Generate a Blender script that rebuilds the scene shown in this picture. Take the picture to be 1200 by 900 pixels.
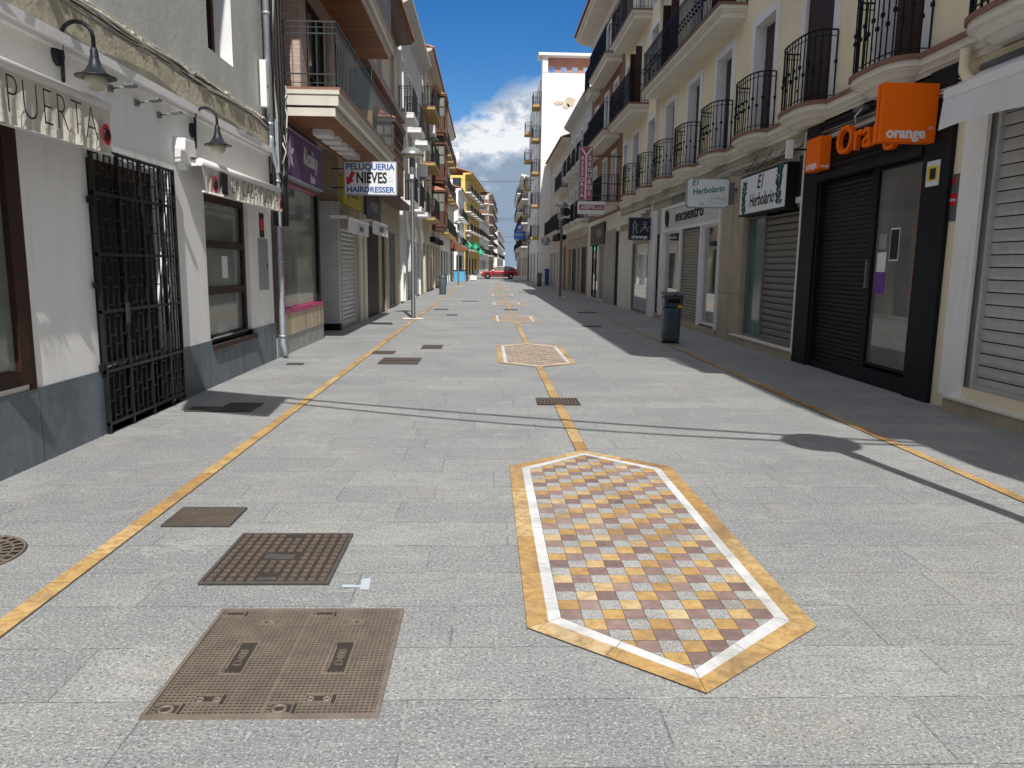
import bpy, bmesh, math, random
from mathutils import Vector, Matrix
random.seed(7)
for _o in list(bpy.data.objects): bpy.data.objects.remove(_o, do_unlink=True)
SC = bpy.context.scene
COL = SC.collection
R_ = math.radians
# ------------------------------------------------------------------ camera
def make_camera():
    f, H, pitch, yaw, roll = 875.0, 1.6, R_(9.0), R_(1.99), .013
    F = Vector((math.sin(yaw)*math.cos(pitch), math.cos(yaw)*math.cos(pitch), -math.sin(pitch)))
    Rr = Vector((math.cos(yaw), -math.sin(yaw), 0)); U = Rr.cross(F)
    Rc = (Rr+U*roll).normalized(); Uc = (U-Rr*roll).normalized()
    cam = bpy.data.cameras.new('camera'); o = bpy.data.objects.new('camera', cam); COL.objects.link(o)
    m = Matrix((Rc, Uc, -F)).transposed().to_4x4(); m.translation = (0, 0, H); o.matrix_world = m
    cam.sensor_width = 36; cam.lens = f/1200*36; cam.clip_end = 3000; cam.clip_start = .05
    SC.camera = o
make_camera()
# ------------------------------------------------------------------ world and sun
SUN_EL = R_(50); SUN_AZ = math.atan2(.177, -.984)      # where the sun stands: behind the camera, a little to the right
SC.view_settings.view_transform = 'Standard'; SC.view_settings.look = 'None'
SC.view_settings.exposure = 0.12; SC.view_settings.gamma = 1; SC.view_settings.use_curve_mapping = False
def make_world():
    w = bpy.data.worlds.new('World'); SC.world = w; w.use_nodes = True
    nt = w.node_tree; nt.nodes.clear(); N = nt.nodes.new; L = nt.links.new
    out = N('ShaderNodeOutputWorld'); bg = N('ShaderNodeBackground'); bg.inputs[1].default_value = .098
    sky = N('ShaderNodeTexSky'); sky.sky_type = 'NISHITA'; sky.sun_disc = False
    sky.sun_elevation = SUN_EL; sky.sun_rotation = SUN_AZ
    sky.altitude = 700; sky.air_density = 1.0; sky.dust_density = .3; sky.ozone_density = 2.2
    hs = N('ShaderNodeHueSaturation'); hs.inputs['Hue'].default_value=.507; hs.inputs['Saturation'].default_value = 1.42; hs.inputs['Value'].default_value = 1.0
    L(sky.outputs[0], hs.inputs['Color'])
    tc = N('ShaderNodeTexCoord'); sep = N('ShaderNodeSeparateXYZ'); L(tc.outputs['Generated'], sep.inputs[0])
    mp = N('ShaderNodeMapping'); mp.inputs['Scale'].default_value = (1, 1, 1.5); L(tc.outputs['Generated'], mp.inputs[0])
    mp.inputs['Location'].default_value=(.37,.2,.11)
    def noise(s, d, r=.6):
        n = N('ShaderNodeTexNoise'); n.inputs['Scale'].default_value = s; n.inputs['Detail'].default_value = d
        n.inputs['Roughness'].default_value = r; L(mp.outputs[0], n.inputs['Vector']); return n
    def math_(op, a, b=None, clamp=False):
        m = N('ShaderNodeMath'); m.operation = op; m.use_clamp = clamp
        for i, v in enumerate((a, b)):
            if v is None: continue
            if isinstance(v, (int, float)): m.inputs[i].default_value = v
            else: L(v, m.inputs[i])
        return m.outputs[0]
    n1 = noise(3.2, 3); n2 = noise(26, 9, .62); n3 = noise(9, 8, .6); n4 = noise(60, 6, .6)
    # cloud bank: below an uneven top edge, rising to the right
    edge = math_('ADD', .203, math_('MULTIPLY', sep.outputs[0], .42))
    edge = math_('ADD', edge, math_('MULTIPLY', math_('SUBTRACT', n3.outputs[0], .5), .075))
    edge = math_('ADD', edge, math_('MULTIPLY', math_('SUBTRACT', n2.outputs[0], .5), .05))
    mask = math_('MULTIPLY', math_('SUBTRACT', edge, sep.outputs[2]), 60, True)
    # a few scattered wisps above
    wisp = math_('MULTIPLY', math_('SUBTRACT', n3.outputs[0], .62), 5, True)
    wisp = math_('MULTIPLY', wisp, math_('MULTIPLY', math_('SUBTRACT', .235, sep.outputs[2]), 25, True))
    mask = math_('MAXIMUM', mask, math_('MULTIPLY', wisp, .6))
    depth = math_('SUBTRACT', edge, sep.outputs[2])
    sh = math_('ADD', math_('MULTIPLY', depth, 8.5), math_('MULTIPLY', math_('SUBTRACT', n2.outputs[0], .5), 3.4))
    sh = math_('ADD', sh, math_('MULTIPLY', math_('SUBTRACT', n3.outputs[0], .45), 3.0))
    rp = N('ShaderNodeValToRGB'); L(sh, rp.inputs[0]); e = rp.color_ramp.elements
    e[0].position = 0; e[0].color = (8.4, 8.6, 8.9, 1); e[1].position = 1; e[1].color = (2.7, 3.5, 4.6, 1)
    k = e.new(.35); k.color = (5.2, 5.85, 6.8, 1)
    k = e.new(.7); k.color = (3.6, 4.4, 5.5, 1)
    # broken bright cumulus added out of view, overhead and behind, to lift the fill
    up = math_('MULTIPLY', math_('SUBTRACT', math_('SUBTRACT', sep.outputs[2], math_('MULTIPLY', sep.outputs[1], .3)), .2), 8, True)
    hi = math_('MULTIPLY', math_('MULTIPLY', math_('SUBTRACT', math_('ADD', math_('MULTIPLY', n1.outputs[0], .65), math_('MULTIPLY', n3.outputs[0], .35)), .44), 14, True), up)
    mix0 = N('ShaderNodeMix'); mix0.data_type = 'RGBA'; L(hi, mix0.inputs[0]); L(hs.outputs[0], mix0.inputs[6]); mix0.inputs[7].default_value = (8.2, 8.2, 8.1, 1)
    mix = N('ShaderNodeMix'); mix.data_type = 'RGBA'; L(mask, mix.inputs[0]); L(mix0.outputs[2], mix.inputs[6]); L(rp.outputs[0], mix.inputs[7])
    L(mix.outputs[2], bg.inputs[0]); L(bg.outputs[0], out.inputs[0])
make_world()
def make_sun():
    l = bpy.data.lights.new('sun', 'SUN'); l.energy = 4.6; l.angle = R_(.45); l.color = (1, .958, .9)
    o = bpy.data.objects.new('sun', l); COL.objects.link(o)
    d = Vector((-.177, .984, -math.tan(SUN_EL)*1.0)).normalized()
    o.rotation_euler = d.to_track_quat('-Z', 'Y').to_euler()
make_sun()
SC.cycles.max_bounces = 8; SC.cycles.diffuse_bounces = 4

# ------------------------------------------------------------------ materials
def newmat(name):
    m = bpy.data.materials.new(name); m.use_nodes = True; nt = m.node_tree
    return m, nt, nt.nodes['Principled BSDF']
def nd(nt, t, **kw):
    n = nt.nodes.new(t)
    for k, v in kw.items(): n.inputs[k].default_value = v
    return n
def mth(nt, op, a, b=None, clamp=False):
    m = nt.nodes.new('ShaderNodeMath'); m.operation = op; m.use_clamp = clamp
    for i, v in enumerate((a, b)):
        if v is None: continue
        if isinstance(v, (int, float)): m.inputs[i].default_value = v
        else: nt.links.new(v, m.inputs[i])
    return m.outputs[0]
def mixc(nt, fac, a, b, mode='MIX'):
    m = nt.nodes.new('ShaderNodeMix'); m.data_type = 'RGBA'; m.blend_type = mode
    for i, v in ((0, fac), (6, a), (7, b)):
        if isinstance(v, (int, float)): m.inputs[i].default_value = v
        elif isinstance(v, tuple): m.inputs[i].default_value = (*v[:3], 1)
        else: nt.links.new(v, m.inputs[i])
    return m.outputs[2]
def coords(nt, scale=(1, 1, 1), kind='Object'):
    tc = nt.nodes.new('ShaderNodeTexCoord'); mp = nt.nodes.new('ShaderNodeMapping')
    mp.inputs['Scale'].default_value = scale; nt.links.new(tc.outputs[kind], mp.inputs[0]); return mp.outputs[0]
def noi(nt, vec, s, d=4, r=.55):
    n = nd(nt, 'ShaderNodeTexNoise', Scale=s, Detail=d, Roughness=r); nt.links.new(vec, n.inputs['Vector']); return n.outputs[0]
def ramp(nt, v, a, b):
    return mth(nt, 'DIVIDE', mth(nt, 'SUBTRACT', v, a), b-a, True) if b != a else v
def bumpn(nt, p, h, strength=.3, dist=.01):
    b = nd(nt, 'ShaderNodeBump', Strength=strength, Distance=dist); nt.links.new(h, b.inputs['Height']); nt.links.new(b.outputs[0], p.inputs['Normal']); return b
MATS = {}
def mat(name, col, rough=.75, metal=0.0, var=.12, scale=1.5, bump=.15, bscale=60, stain=.0, stcol=(.12, .1, .08), spec=.5, coat=0):
    if name in MATS: return MATS[name]
    m, nt, p = newmat(name); v = coords(nt)
    a = noi(nt, v, scale, 6, .6); b = noi(nt, v, scale*9, 4)
    f = mth(nt, 'ADD', mth(nt, 'MULTIPLY', a, .7), mth(nt, 'MULTIPLY', b, .3))
    f = ramp(nt, f, .3, .7)
    lo = tuple(c*(1-var) for c in col); hi = tuple(min(1, c*(1+var)) for c in col)
    c = mixc(nt, f, lo, hi)
    if stain:
        vs = coords(nt, (2.2, 2.2, .35)); s = noi(nt, vs, 1.3, 7, .65)
        c = mixc(nt, mth(nt, 'MULTIPLY', ramp(nt, s, .5, .75), stain), c, stcol)
        s2 = noi(nt, coords(nt, (11, 11, .7)), 1, 6, .7); c = mixc(nt, mth(nt, 'MULTIPLY', ramp(nt, s2, .56, .72), stain*.8), c, stcol)
        s3 = noi(nt, coords(nt, (1, 1, 3)), 5, 8, .75); c = mixc(nt, mth(nt, 'MULTIPLY', ramp(nt, s3, .6, .66), stain*.8), c, stcol)
    nt.links.new(c, p.inputs['Base Color'])
    p.inputs['Roughness'].default_value = rough; p.inputs['Metallic'].default_value = metal
    p.inputs['Specular IOR Level'].default_value = spec; p.inputs['Coat Weight'].default_value = coat
    if bump: bumpn(nt, p, noi(nt, v, bscale, 5, .6), bump, .01)
    MATS[name] = m; return m
def flat_tone(name, cols, rough=.6, veins=0, vcol=(.3, .15, .05), bump=.1, speck=0, speckcol=(.05, .05, .05)):
    """stone material whose tone varies per tile through the face attribute 'tone'"""
    m, nt, p = newmat(name); at = nt.nodes.new('ShaderNodeAttribute'); at.attribute_name = 'tone'
    rp = nt.nodes.new('ShaderNodeValToRGB'); nt.links.new(at.outputs['Fac'], rp.inputs[0])
    e = rp.color_ramp.elements; e[0].color = (*cols[0], 1); e[1].color = (*cols[-1], 1)
    for i, cc in enumerate(cols[1:-1]): k = e.new((i+1)/(len(cols)-1)); k.color = (*cc, 1)
    v = coords(nt); c = rp.outputs[0]
    if veins:
        tcv = nt.nodes.new('ShaderNodeVectorMath'); tcv.operation = 'ADD'; nt.links.new(v, tcv.inputs[0])
        cx = nt.nodes.new('ShaderNodeCombineXYZ'); nt.links.new(mth(nt, 'MULTIPLY', at.outputs['Fac'], 37.0), cx.inputs[2]); nt.links.new(cx.outputs[0], tcv.inputs[1])
        n = noi(nt, tcv.outputs[0], 7, 7, .65)
        ve = mth(nt, 'SUBTRACT', 1.0, mth(nt, 'MULTIPLY', mth(nt, 'ABSOLUTE', mth(nt, 'SUBTRACT', n, .5)), 22), True)
        c = mixc(nt, mth(nt, 'MULTIPLY', ve, veins), c, vcol)
        n2 = noi(nt, v, 18, 5, .6); c = mixc(nt, .5, c, n2, 'OVERLAY')
    if speck:
        n = noi(nt, v, 150, 3, .75); c = mixc(nt, mth(nt, 'MULTIPLY', ramp(nt, n, .5, .62), speck), c, speckcol)
        n = noi(nt, v, 110, 3, .75); c = mixc(nt, mth(nt, 'MULTIPLY', ramp(nt, n, .56, .66), speck), c, (.6, .6, .58))
    dirt = noi(nt, v, 2.3, 6, .65); c = mixc(nt, mth(nt, 'MULTIPLY', ramp(nt, dirt, .48, .68), .5), c, (.15, .13, .11))
    vo = nd(nt, 'ShaderNodeTexVoronoi', Scale=6.0); nt.links.new(v, vo.inputs['Vector'])
    c = mixc(nt, mth(nt, 'MULTIPLY', mth(nt, 'SUBTRACT', mth(nt, 'SUBTRACT', mth(nt, 'MULTIPLY', noi(nt, v, 2.2, 3), .2), .062), vo.outputs['Distance']), 30, True), c, (.06, .045, .04))
    nt.links.new(c, p.inputs['Base Color']); p.inputs['Roughness'].default_value = rough
    bumpn(nt, p, noi(nt, v, 120, 4), bump, .004); MATS[name] = m; return m

def ground_material():
    m, nt, p = newmat('granite_paving'); L = nt.links.new
    tc = nt.nodes.new('ShaderNodeTexCoord'); sep = nt.nodes.new('ShaderNodeSeparateXYZ'); L(tc.outputs['Object'], sep.inputs[0])
    v = tc.outputs['Object']
    X, Y = sep.outputs[0], sep.outputs[1]
    RH = .388; off = .243
    ry = mth(nt, 'DIVIDE', mth(nt, 'SUBTRACT', Y, off), RH); row = mth(nt, 'FLOOR', ry); fy = mth(nt, 'SUBTRACT', ry, row)
    wn = nd(nt, 'ShaderNodeTexWhiteNoise'); wn.noise_dimensions = '1D'; L(row, wn.inputs['W'])
    wd = mth(nt, 'ADD', .6, mth(nt, 'MULTIPLY', wn.outputs[0], .6))
    wn2 = nd(nt, 'ShaderNodeTexWhiteNoise'); wn2.noise_dimensions = '1D'; L(mth(nt, 'ADD', row, 71.3), wn2.inputs['W'])
    rx = mth(nt, 'ADD', mth(nt, 'DIVIDE', X, wd), mth(nt, 'MULTIPLY', wn2.outputs[0], 5)); cx = mth(nt, 'FLOOR', rx); fx = mth(nt, 'SUBTRACT', rx, cx)
    comb = nt.nodes.new('ShaderNodeCombineXYZ'); L(cx, comb.inputs[0]); L(row, comb.inputs[1])
    wn3 = nd(nt, 'ShaderNodeTexWhiteNoise'); wn3.noise_dimensions = '2D'; L(comb.outputs[0], wn3.inputs['Vector'])
    # joints: distance in metres
    dy = mth(nt, 'MULTIPLY', mth(nt, 'MINIMUM', fy, mth(nt, 'SUBTRACT', 1.0, fy)), RH)
    dx = mth(nt, 'MULTIPLY', mth(nt, 'MINIMUM', fx, mth(nt, 'SUBTRACT', 1.0, fx)), wd)
    wob = mth(nt, 'MULTIPLY', mth(nt, 'SUBTRACT', noi(nt, v, 25, 3), .5), .003)
    d = mth(nt, 'ADD', mth(nt, 'MINIMUM', dx, dy), wob)
    joint = mth(nt, 'SUBTRACT', 1.0, ramp(nt, d, .0015, .0045), True)
    # granite
    tone = ramp(nt, wn3.outputs[0], 0, 1)
    base = mixc(nt, tone, (.275, .286, .286), (.375, .38, .37))
    blot = noi(nt, v, .55, 6, .62); base = mixc(nt, mth(nt, 'MULTIPLY', ramp(nt, blot, .43, .62), .65), base, (.225, .235, .25))
    warm = noi(nt, v, 1.3, 8, .7); base = mixc(nt, mth(nt, 'MULTIPLY', ramp(nt, warm, .54, .7), .45), base, (.42, .36, .27))
    pale = noi(nt, v, 3.1, 7, .7); base = mixc(nt, mth(nt, 'MULTIPLY', ramp(nt, pale, .54, .7), .4), base, (.5, .5, .47))
    str_ = noi(nt, coords(nt, (1, 4, 1)), 3.2, 7, .7); base = mixc(nt, mth(nt, 'MULTIPLY', ramp(nt, str_, .48, .64), .55), base, (.23, .24, .25))
    st2 = noi(nt, coords(nt, (.6, 3.5, 1)), 5.3, 7, .7); base = mixc(nt, mth(nt, 'MULTIPLY', ramp(nt, st2, .53, .68), .4), base, (.45, .455, .44))
    md = noi(nt, v, 19, 5, .7); base = mixc(nt, mth(nt, 'MULTIPLY', ramp(nt, md, .52, .64), .45), base, (.22, .225, .23))
    vg = coords(nt, (.75, 1, 1)); g1 = noi(nt, vg, 82, 5, .8); g2 = noi(nt, vg, 90, 4, .78); g3 = noi(nt, v, 170, 2, .6)
    c = mixc(nt, mth(nt, 'MULTIPLY', ramp(nt, g1, .53, .59), .85), base, (.075, .08, .085))
    c = mixc(nt, mth(nt, 'MULTIPLY', ramp(nt, g2, .54, .61), .6), c, (.74, .75, .74))
    c = mixc(nt, mth(nt, 'MULTIPLY', ramp(nt, g3, .54, .62), .6), c, (.1, .1, .106))
    # trodden gum and drips: small round dark spots, pale scuffs
    vo = nd(nt, 'ShaderNodeTexVoronoi', Scale=1.7); L(v, vo.inputs['Vector'])
    r = mth(nt, 'MULTIPLY', noi(nt, v, 1.1, 2), .048)
    gum = mth(nt, 'MULTIPLY', mth(nt, 'SUBTRACT', mth(nt, 'SUBTRACT', r, .003), vo.outputs['Distance']), 160, True)
    c = mixc(nt, mth(nt, 'MULTIPLY', gum, .75), c, (.07, .07, .07))
    scn = noi(nt, v, 1.7, 9, .75)
    sc = mth(nt, 'SUBTRACT', 1.0, mth(nt, 'MULTIPLY', mth(nt, 'ABSOLUTE', mth(nt, 'SUBTRACT', scn, .5)), 90), True)
    sc = mth(nt, 'MULTIPLY', sc, ramp(nt, noi(nt, v, .9, 3), .58, .66))
    c = mixc(nt, mth(nt, 'MULTIPLY', sc, .45), c, (.66, .65, .61))
    jn = noi(nt, v, 5, 4); jc = mixc(nt, ramp(nt, jn, .52, .62), (.1, .1, .1), (.52, .5, .45))
    c = mixc(nt, mth(nt, 'MULTIPLY', joint, .62), c, jc)
    L(c, p.inputs['Base Color'])
    p.inputs['Roughness'].default_value = .62; p.inputs['Specular IOR Level'].default_value = .4
    h = mth(nt, 'SUBTRACT', mth(nt, 'MULTIPLY', g1, .35), joint); bumpn(nt, p, h, .5, .004)
    return m
def louvre_mat(name, col, pitch=.05):
    m, nt, p = newmat(name); v = coords(nt); sep = nt.nodes.new('ShaderNodeSeparateXYZ'); nt.links.new(v, sep.inputs[0])
    s = mth(nt, 'FRACT', mth(nt, 'DIVIDE', sep.outputs[2], pitch))
    c = mixc(nt, mth(nt, 'LESS_THAN', s, .22), col, tuple(x*.25 for x in col))
    c = mixc(nt, .3, c, noi(nt, v, 6, 4), 'OVERLAY')
    nt.links.new(c, p.inputs['Base Color']); p.inputs['Roughness'].default_value = .45; bumpn(nt, p, s, .8, .02); MATS[name] = m; return m
def brick_mat(name, c1, c2, mortar, w=.24, h=.07, ms=.008, axis='YZ', rough=.7, bias=0):
    m, nt, p = newmat(name); v = coords(nt); sep = nt.nodes.new('ShaderNodeSeparateXYZ'); nt.links.new(v, sep.inputs[0])
    cb = nt.nodes.new('ShaderNodeCombineXYZ')
    if axis == 'YZ': nt.links.new(mth(nt, 'ADD', sep.outputs[0], sep.outputs[1]), cb.inputs[0])
    else: nt.links.new(sep.outputs[0], cb.inputs[0])
    nt.links.new(sep.outputs[2], cb.inputs[1])
    b = nd(nt, 'ShaderNodeTexBrick', Scale=1.0, Color1=(*c1, 1), Color2=(*c2, 1), Mortar=(*mortar, 1))
    b.inputs['Mortar Size'].default_value = ms; b.inputs['Brick Width'].default_value = w; b.inputs['Row Height'].default_value = h
    nt.links.new(cb.outputs[0], b.inputs['Vector'])
    c = mixc(nt, .3, b.outputs[0], noi(nt, v, 2, 6), 'OVERLAY')
    nt.links.new(c, p.inputs['Base Color']); p.inputs['Roughness'].default_value = rough
    bumpn(nt, p, b.outputs[1], -.5, .006); MATS[name] = m; return m
def plank_mat(name, col, pitch=.1, axis=0, dark=.35):
    m, nt, p = newmat(name); v = coords(nt); sep = nt.nodes.new('ShaderNodeSeparateXYZ'); nt.links.new(v, sep.inputs[0])
    q = mth(nt, 'DIVIDE', sep.outputs[axis], pitch); fl = mth(nt, 'FLOOR', q); s = mth(nt, 'SUBTRACT', q, fl)
    wn = nd(nt, 'ShaderNodeTexWhiteNoise'); wn.noise_dimensions = '1D'; nt.links.new(fl, wn.inputs['W'])
    c = mixc(nt, wn.outputs[0], tuple(x*.7 for x in col), tuple(x*1.25 for x in col))
    c = mixc(nt, .4, c, noi(nt, coords(nt, (14, 14, 1.5) if axis != 2 else (1.5, 1.5, 14)), 2, 6), 'OVERLAY')
    c = mixc(nt, mth(nt, 'LESS_THAN', s, .09), c, tuple(x*dark for x in col))
    nt.links.new(c, p.inputs['Base Color']); p.inputs['Roughness'].default_value = .5; MATS[name] = m; return m
def glass_mat(name, col, rough=.03, var=.5, spec=.8):
    m, nt, p = newmat(name); v = coords(nt); n = noi(nt, v, .9, 4)
    c = mixc(nt, ramp(nt, n, .35, .65), tuple(x*(1-var) for x in col), tuple(x*(1+var) for x in col))
    nt.links.new(c, p.inputs['Base Color']); p.inputs['Roughness'].default_value = rough; p.inputs['Specular IOR Level'].default_value = spec
    bumpn(nt, p, noi(nt, v, 1.4, 2), .04, .03); MATS[name] = m; return m

GROUND = ground_material()
YEL = flat_tone('yellow_marble', [(.4, .24, .09), (.52, .335, .13), (.58, .4, .18), (.64, .5, .29)], .5, .55, (.30, .14, .04))
YELT = flat_tone('yellow_marble_tile', [(.44, .27, .1), (.54, .36, .14), (.56, .4, .19), (.61, .48, .28)], .5, .35, (.33, .16, .05))
PUR = flat_tone('purple_marble_tile', [(.2, .13, .12), (.27, .18, .165), (.32, .215, .19), (.37, .26, .22)], .5, .3, (.35, .25, .22), speck=.2)
GRT = flat_tone('granite_tile', [(.4, .4, .395), (.48, .48, .47)], .6, 0, speck=.95)
WHT = flat_tone('white_marble', [(.66, .67, .68), (.8, .8, .79)], .45, .3, (.45, .46, .48))
GROUT = mat('grout', (.09, .08, .07), .9)
IRON = mat('rusty_iron_plate', (.05, .04, .033), .7, .2, .35, 8, .3, 200)
IRONR = mat('worn_iron_ridges', (.225, .185, .148), .5, .2, .3, 9, .2, 200)
IRONB = mat('brown_iron', (.15, .115, .09), .6, .2, .3, 12, .3, 150)
IRONG = mat('grey_iron', (.13, .12, .11), .5, .4, .25, 12, .3, 150)
BLK = mat('black_paint', (.01, .01, .011), .5, 0, .2, 3, .05, spec=.2)
BLKM = mat('black_metal_railing', (.009, .01, .012), .5, .1, .2, 3, .05, spec=.2)
ANTH = mat('anthracite_lamp_paint', (.02, .024, .032), .4, .1, .1, spec=.3)
DGREY = mat('dark_grey_metal', (.05, .06, .07), .45, .3, .2)
GREYM = mat('grey_metal', (.22, .23, .24), .45, .6, .12)
GALV = mat('galvanised_pipe', (.42, .47, .52), .4, .5, .15, 6)
WPAINT = mat('white_wall_paint', (.87, .87, .87), .7, 0, .03, .8, .1, 40, .28, (.5, .48, .44))
WPLAST = mat('white_plastic', (.78, .78, .77), .4, 0, .03)
WTRIM = mat('white_trim', (.78, .78, .79), .7, 0, .05, 2, .1, 40, .1)
PLINTH = mat('blue_grey_plinth', (.15, .18, .21), .7, 0, .35, 1.1, .15, 40, .75, (.065, .075, .085))
STUCCO = mat('grey_stucco', (.5, .515, .505), .9, 0, .16, 1.2, .45, 12, .5, (.38, .38, .37))
PEEL = mat('peeling_beige_render', (.58, .54, .43), .9, 0, .22, 2, 1.0, 12, .5, (.4, .36, .28))
CREAM = mat('cream_yellow_render', (.82, .73, .53), .85, 0, .06, .8, .15, 40, .1, (.5, .42, .28))
CREAMP = mat('pale_moulding', (.75, .72, .64), .8, 0, .08, 1.5, .15, 30, .2, (.35, .31, .25))
BSTONE = mat('beige_stone', (.42, .36, .27), .65, 0, .2, 2.5, .1, 60, .3, (.25, .2, .15))
GSTONE = mat('grey_marble_cladding', (.3, .31, .31), .4, 0, .35, 3, .1, 60)
TERRA = mat('terracotta_edge', (.23, .12, .085), .8, 0, .25, 8)
ROOFT = mat('terracotta_roof', (.36, .16, .09), .85, 0, .35, 5, .6, 20)
BROWNR = mat('brown_render', (.245, .12, .07), .85, 0, .15, 2, .3, 30, .2)
OFFW = mat('offwhite_render', (.56, .55, .52), .85, 0, .1, 1, .2, 30, .3, (.34, .32, .28))
OFFW2 = mat('warm_white_render', (.62, .56, .46), .85, 0, .1, 1, .2, 30, .25, (.38, .33, .27))
WHITER = mat('white_render', (.8, .8, .79), .85, 0, .05, 1, .2, 30, .15, (.55, .53, .5))
YELR = mat('yellow_render', (.78, .56, .16), .85, 0, .1, 1, .2, 30)
OCHRE = mat('ochre_edge', (.42, .29, .12), .8, 0, .15, 2)
SAND = mat('sand_render', (.6, .54, .43), .85, 0, .12, 1, .2, 30, .25, (.3, .25, .2))
BRNW = mat('brown_wood_bay', (.1, .043, .024), .5, 0, .3, 6)
DWOOD = mat('dark_brown_frame', (.04, .018, .011), .55, 0, .3, 6, spec=.25)
SHUT_B = louvre_mat('brown_louvres', (.05, .02, .014))
SHUT_BL = mat('blackish_door', (.01, .008, .007), .35)
GL_D = glass_mat('dark_glass', (.03, .034, .035))
GL_L = glass_mat('curtained_glass', (.2, .23, .21), .05, .25)
GL_M = glass_mat('mirror_glass', (.33, .34, .33), .02, .15, 1.0)
GL_M.node_tree.nodes['Principled BSDF'].inputs['Coat Weight'].default_value = 1.0
GL_M.node_tree.nodes['Principled BSDF'].inputs['Metallic'].default_value = .8
GL_T = glass_mat('teal_glass', (.06, .13, .12), .08, .2)
SLATG = mat('grey_roller_slat', (.52, .535, .53), .38, .35, .15, 3, .1, 50, .3, (.35, .36, .35))
SLATD = mat('dark_roller_slat', (.026, .024, .022), .55, .1, .3, 2, spec=.25)
SLATB = mat('brown_grey_roller_slat', (.2, .19, .17), .5, .3, .12, 3)
SLATC = mat('taupe_roller_slat', (.3, .27, .23), .55, .1, .12, 3)
ORANGE = mat('orange_panel', (.95, .16, .005), .6, 0, .05, 3, .02, spec=.15)
GATEM = mat('gate_iron', (.016, .016, .017), .4, .3, .3, 5)
CLAD = mat('black_cladding', (.009, .011, .015), .5, 0, .35, 2, .1, 40, .5, (.02, .022, .026), spec=.2)
PURPLE = mat('purple_sign_panel', (.1, .035, .14), .6, 0, .15, 3, 0)
MAGENTA = mat('magenta_frame', (.42, .03, .14), .4, 0, .1, 3, 0)
PLANKC = plank_mat('cream_slatted_wood', (.52, .43, .3), .16, 1)
SOFFIT = plank_mat('varnished_soffit', (.26, .1, .032), .1, 1)
TILEW = brick_mat('white_glazed_tile', (.55, .56, .57), (.62, .62, .62), (.33, .33, .33), .16, .06, .005)
TILEP = brick_mat('pinkish_small_brick', (.44, .33, .28), (.49, .38, .33), (.3, .24, .21), .22, .07, .006)
BRICKB = brick_mat('brown_brick', (.12, .07, .045), (.16, .1, .07), (.09, .08, .07), .22, .06, .01)
BRICKK = brick_mat('olive_brick', (.13, .1, .06), (.17, .13, .08), (.08, .07, .05), .1, .05, .008)
CANVAS = mat('offwhite_canvas', (.62, .59, .52), .9, 0, .12, 6, .5, 12)
CANVASG = mat('grey_canvas', (.7, .7, .73), .9, 0, .08, 4, .2, 15, .3, (.5, .5, .52))
CABLEB = mat('black_cable', (.015, .015, .016), .6)
CABLEG = mat('grey_cable', (.33, .32, .29), .7)
CABLEW = mat('white_cable', (.6, .58, .52), .6)
INK = mat('black_ink', (.012, .012, .012), .7, bump=0)
RED = mat('red_paint', (.6, .015, .02), .5, bump=0)
BLUEI = mat('blue_ink', (.03, .1, .33), .6, bump=0)
GREENI = mat('teal_green_ink', (.0, .22, .17), .6, bump=0)
DGREENI = mat('dark_green_ink', (.02, .14, .11), .6, bump=0)
SIGNW = mat('white_sign_face', (.76, .79, .82), .35, 0, .02, 2, 0)
SIGNG = mat('grey_sign_edge', (.35, .37, .4), .4, .3, .05)
PINKS = mat('dusty_pink_sign', (.38, .075, .12), .5, 0, .1, 3, 0)
NAVY = mat('navy_sign', (.008, .01, .03), .4, bump=0)
YSIGN = mat('yellow_sign', (.5, .4, .03), .6, 0, .1, 3, 0)
BRSIGN = mat('brown_sign_board', (.055, .042, .036), .6)
CARRED = mat('red_car_paint', (.33, .006, .014), .25, .1, .05, 2, 0, coat=1)
TYRE = mat('black_tyre', (.015, .015, .015), .85)
ALLOY = mat('alloy_rim', (.45, .46, .48), .3, .9)
CONC = mat('pale_concrete', (.72, .71, .66), .85, 0, .12, 6)
BINM = mat('slate_blue_bin', (.05, .075, .1), .35, .1, .3, 5)
BINL = mat('blue_grey_bin', (.1, .14, .17), .45, .3, .2, 5)
GREENP = mat('pharmacy_green', (.0, .22, .1), .4, bump=0)
BLUEP = mat('pharmacy_blue', (.02, .08, .5), .4, bump=0)
LBLUE = mat('light_blue_plastic', (.1, .38, .6), .5)
GLOBE = mat('amber_globe_glass', (.5, .46, .36), .12, 0, .1, 4, .02)
ASPH = mat('asphalt', (.055, .055, .057), .9, 0, .2, 3, .4, 200)
PAINTB = mat('pale_blue_paint', (.46, .53, .6), .8, bump=0)
RBLK = mat('pink_plaster', (.42, .2, .15), .85)
BAREPL = mat('bare_plaster', (.55, .47, .34), .9, 0, .15, 4)

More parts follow.
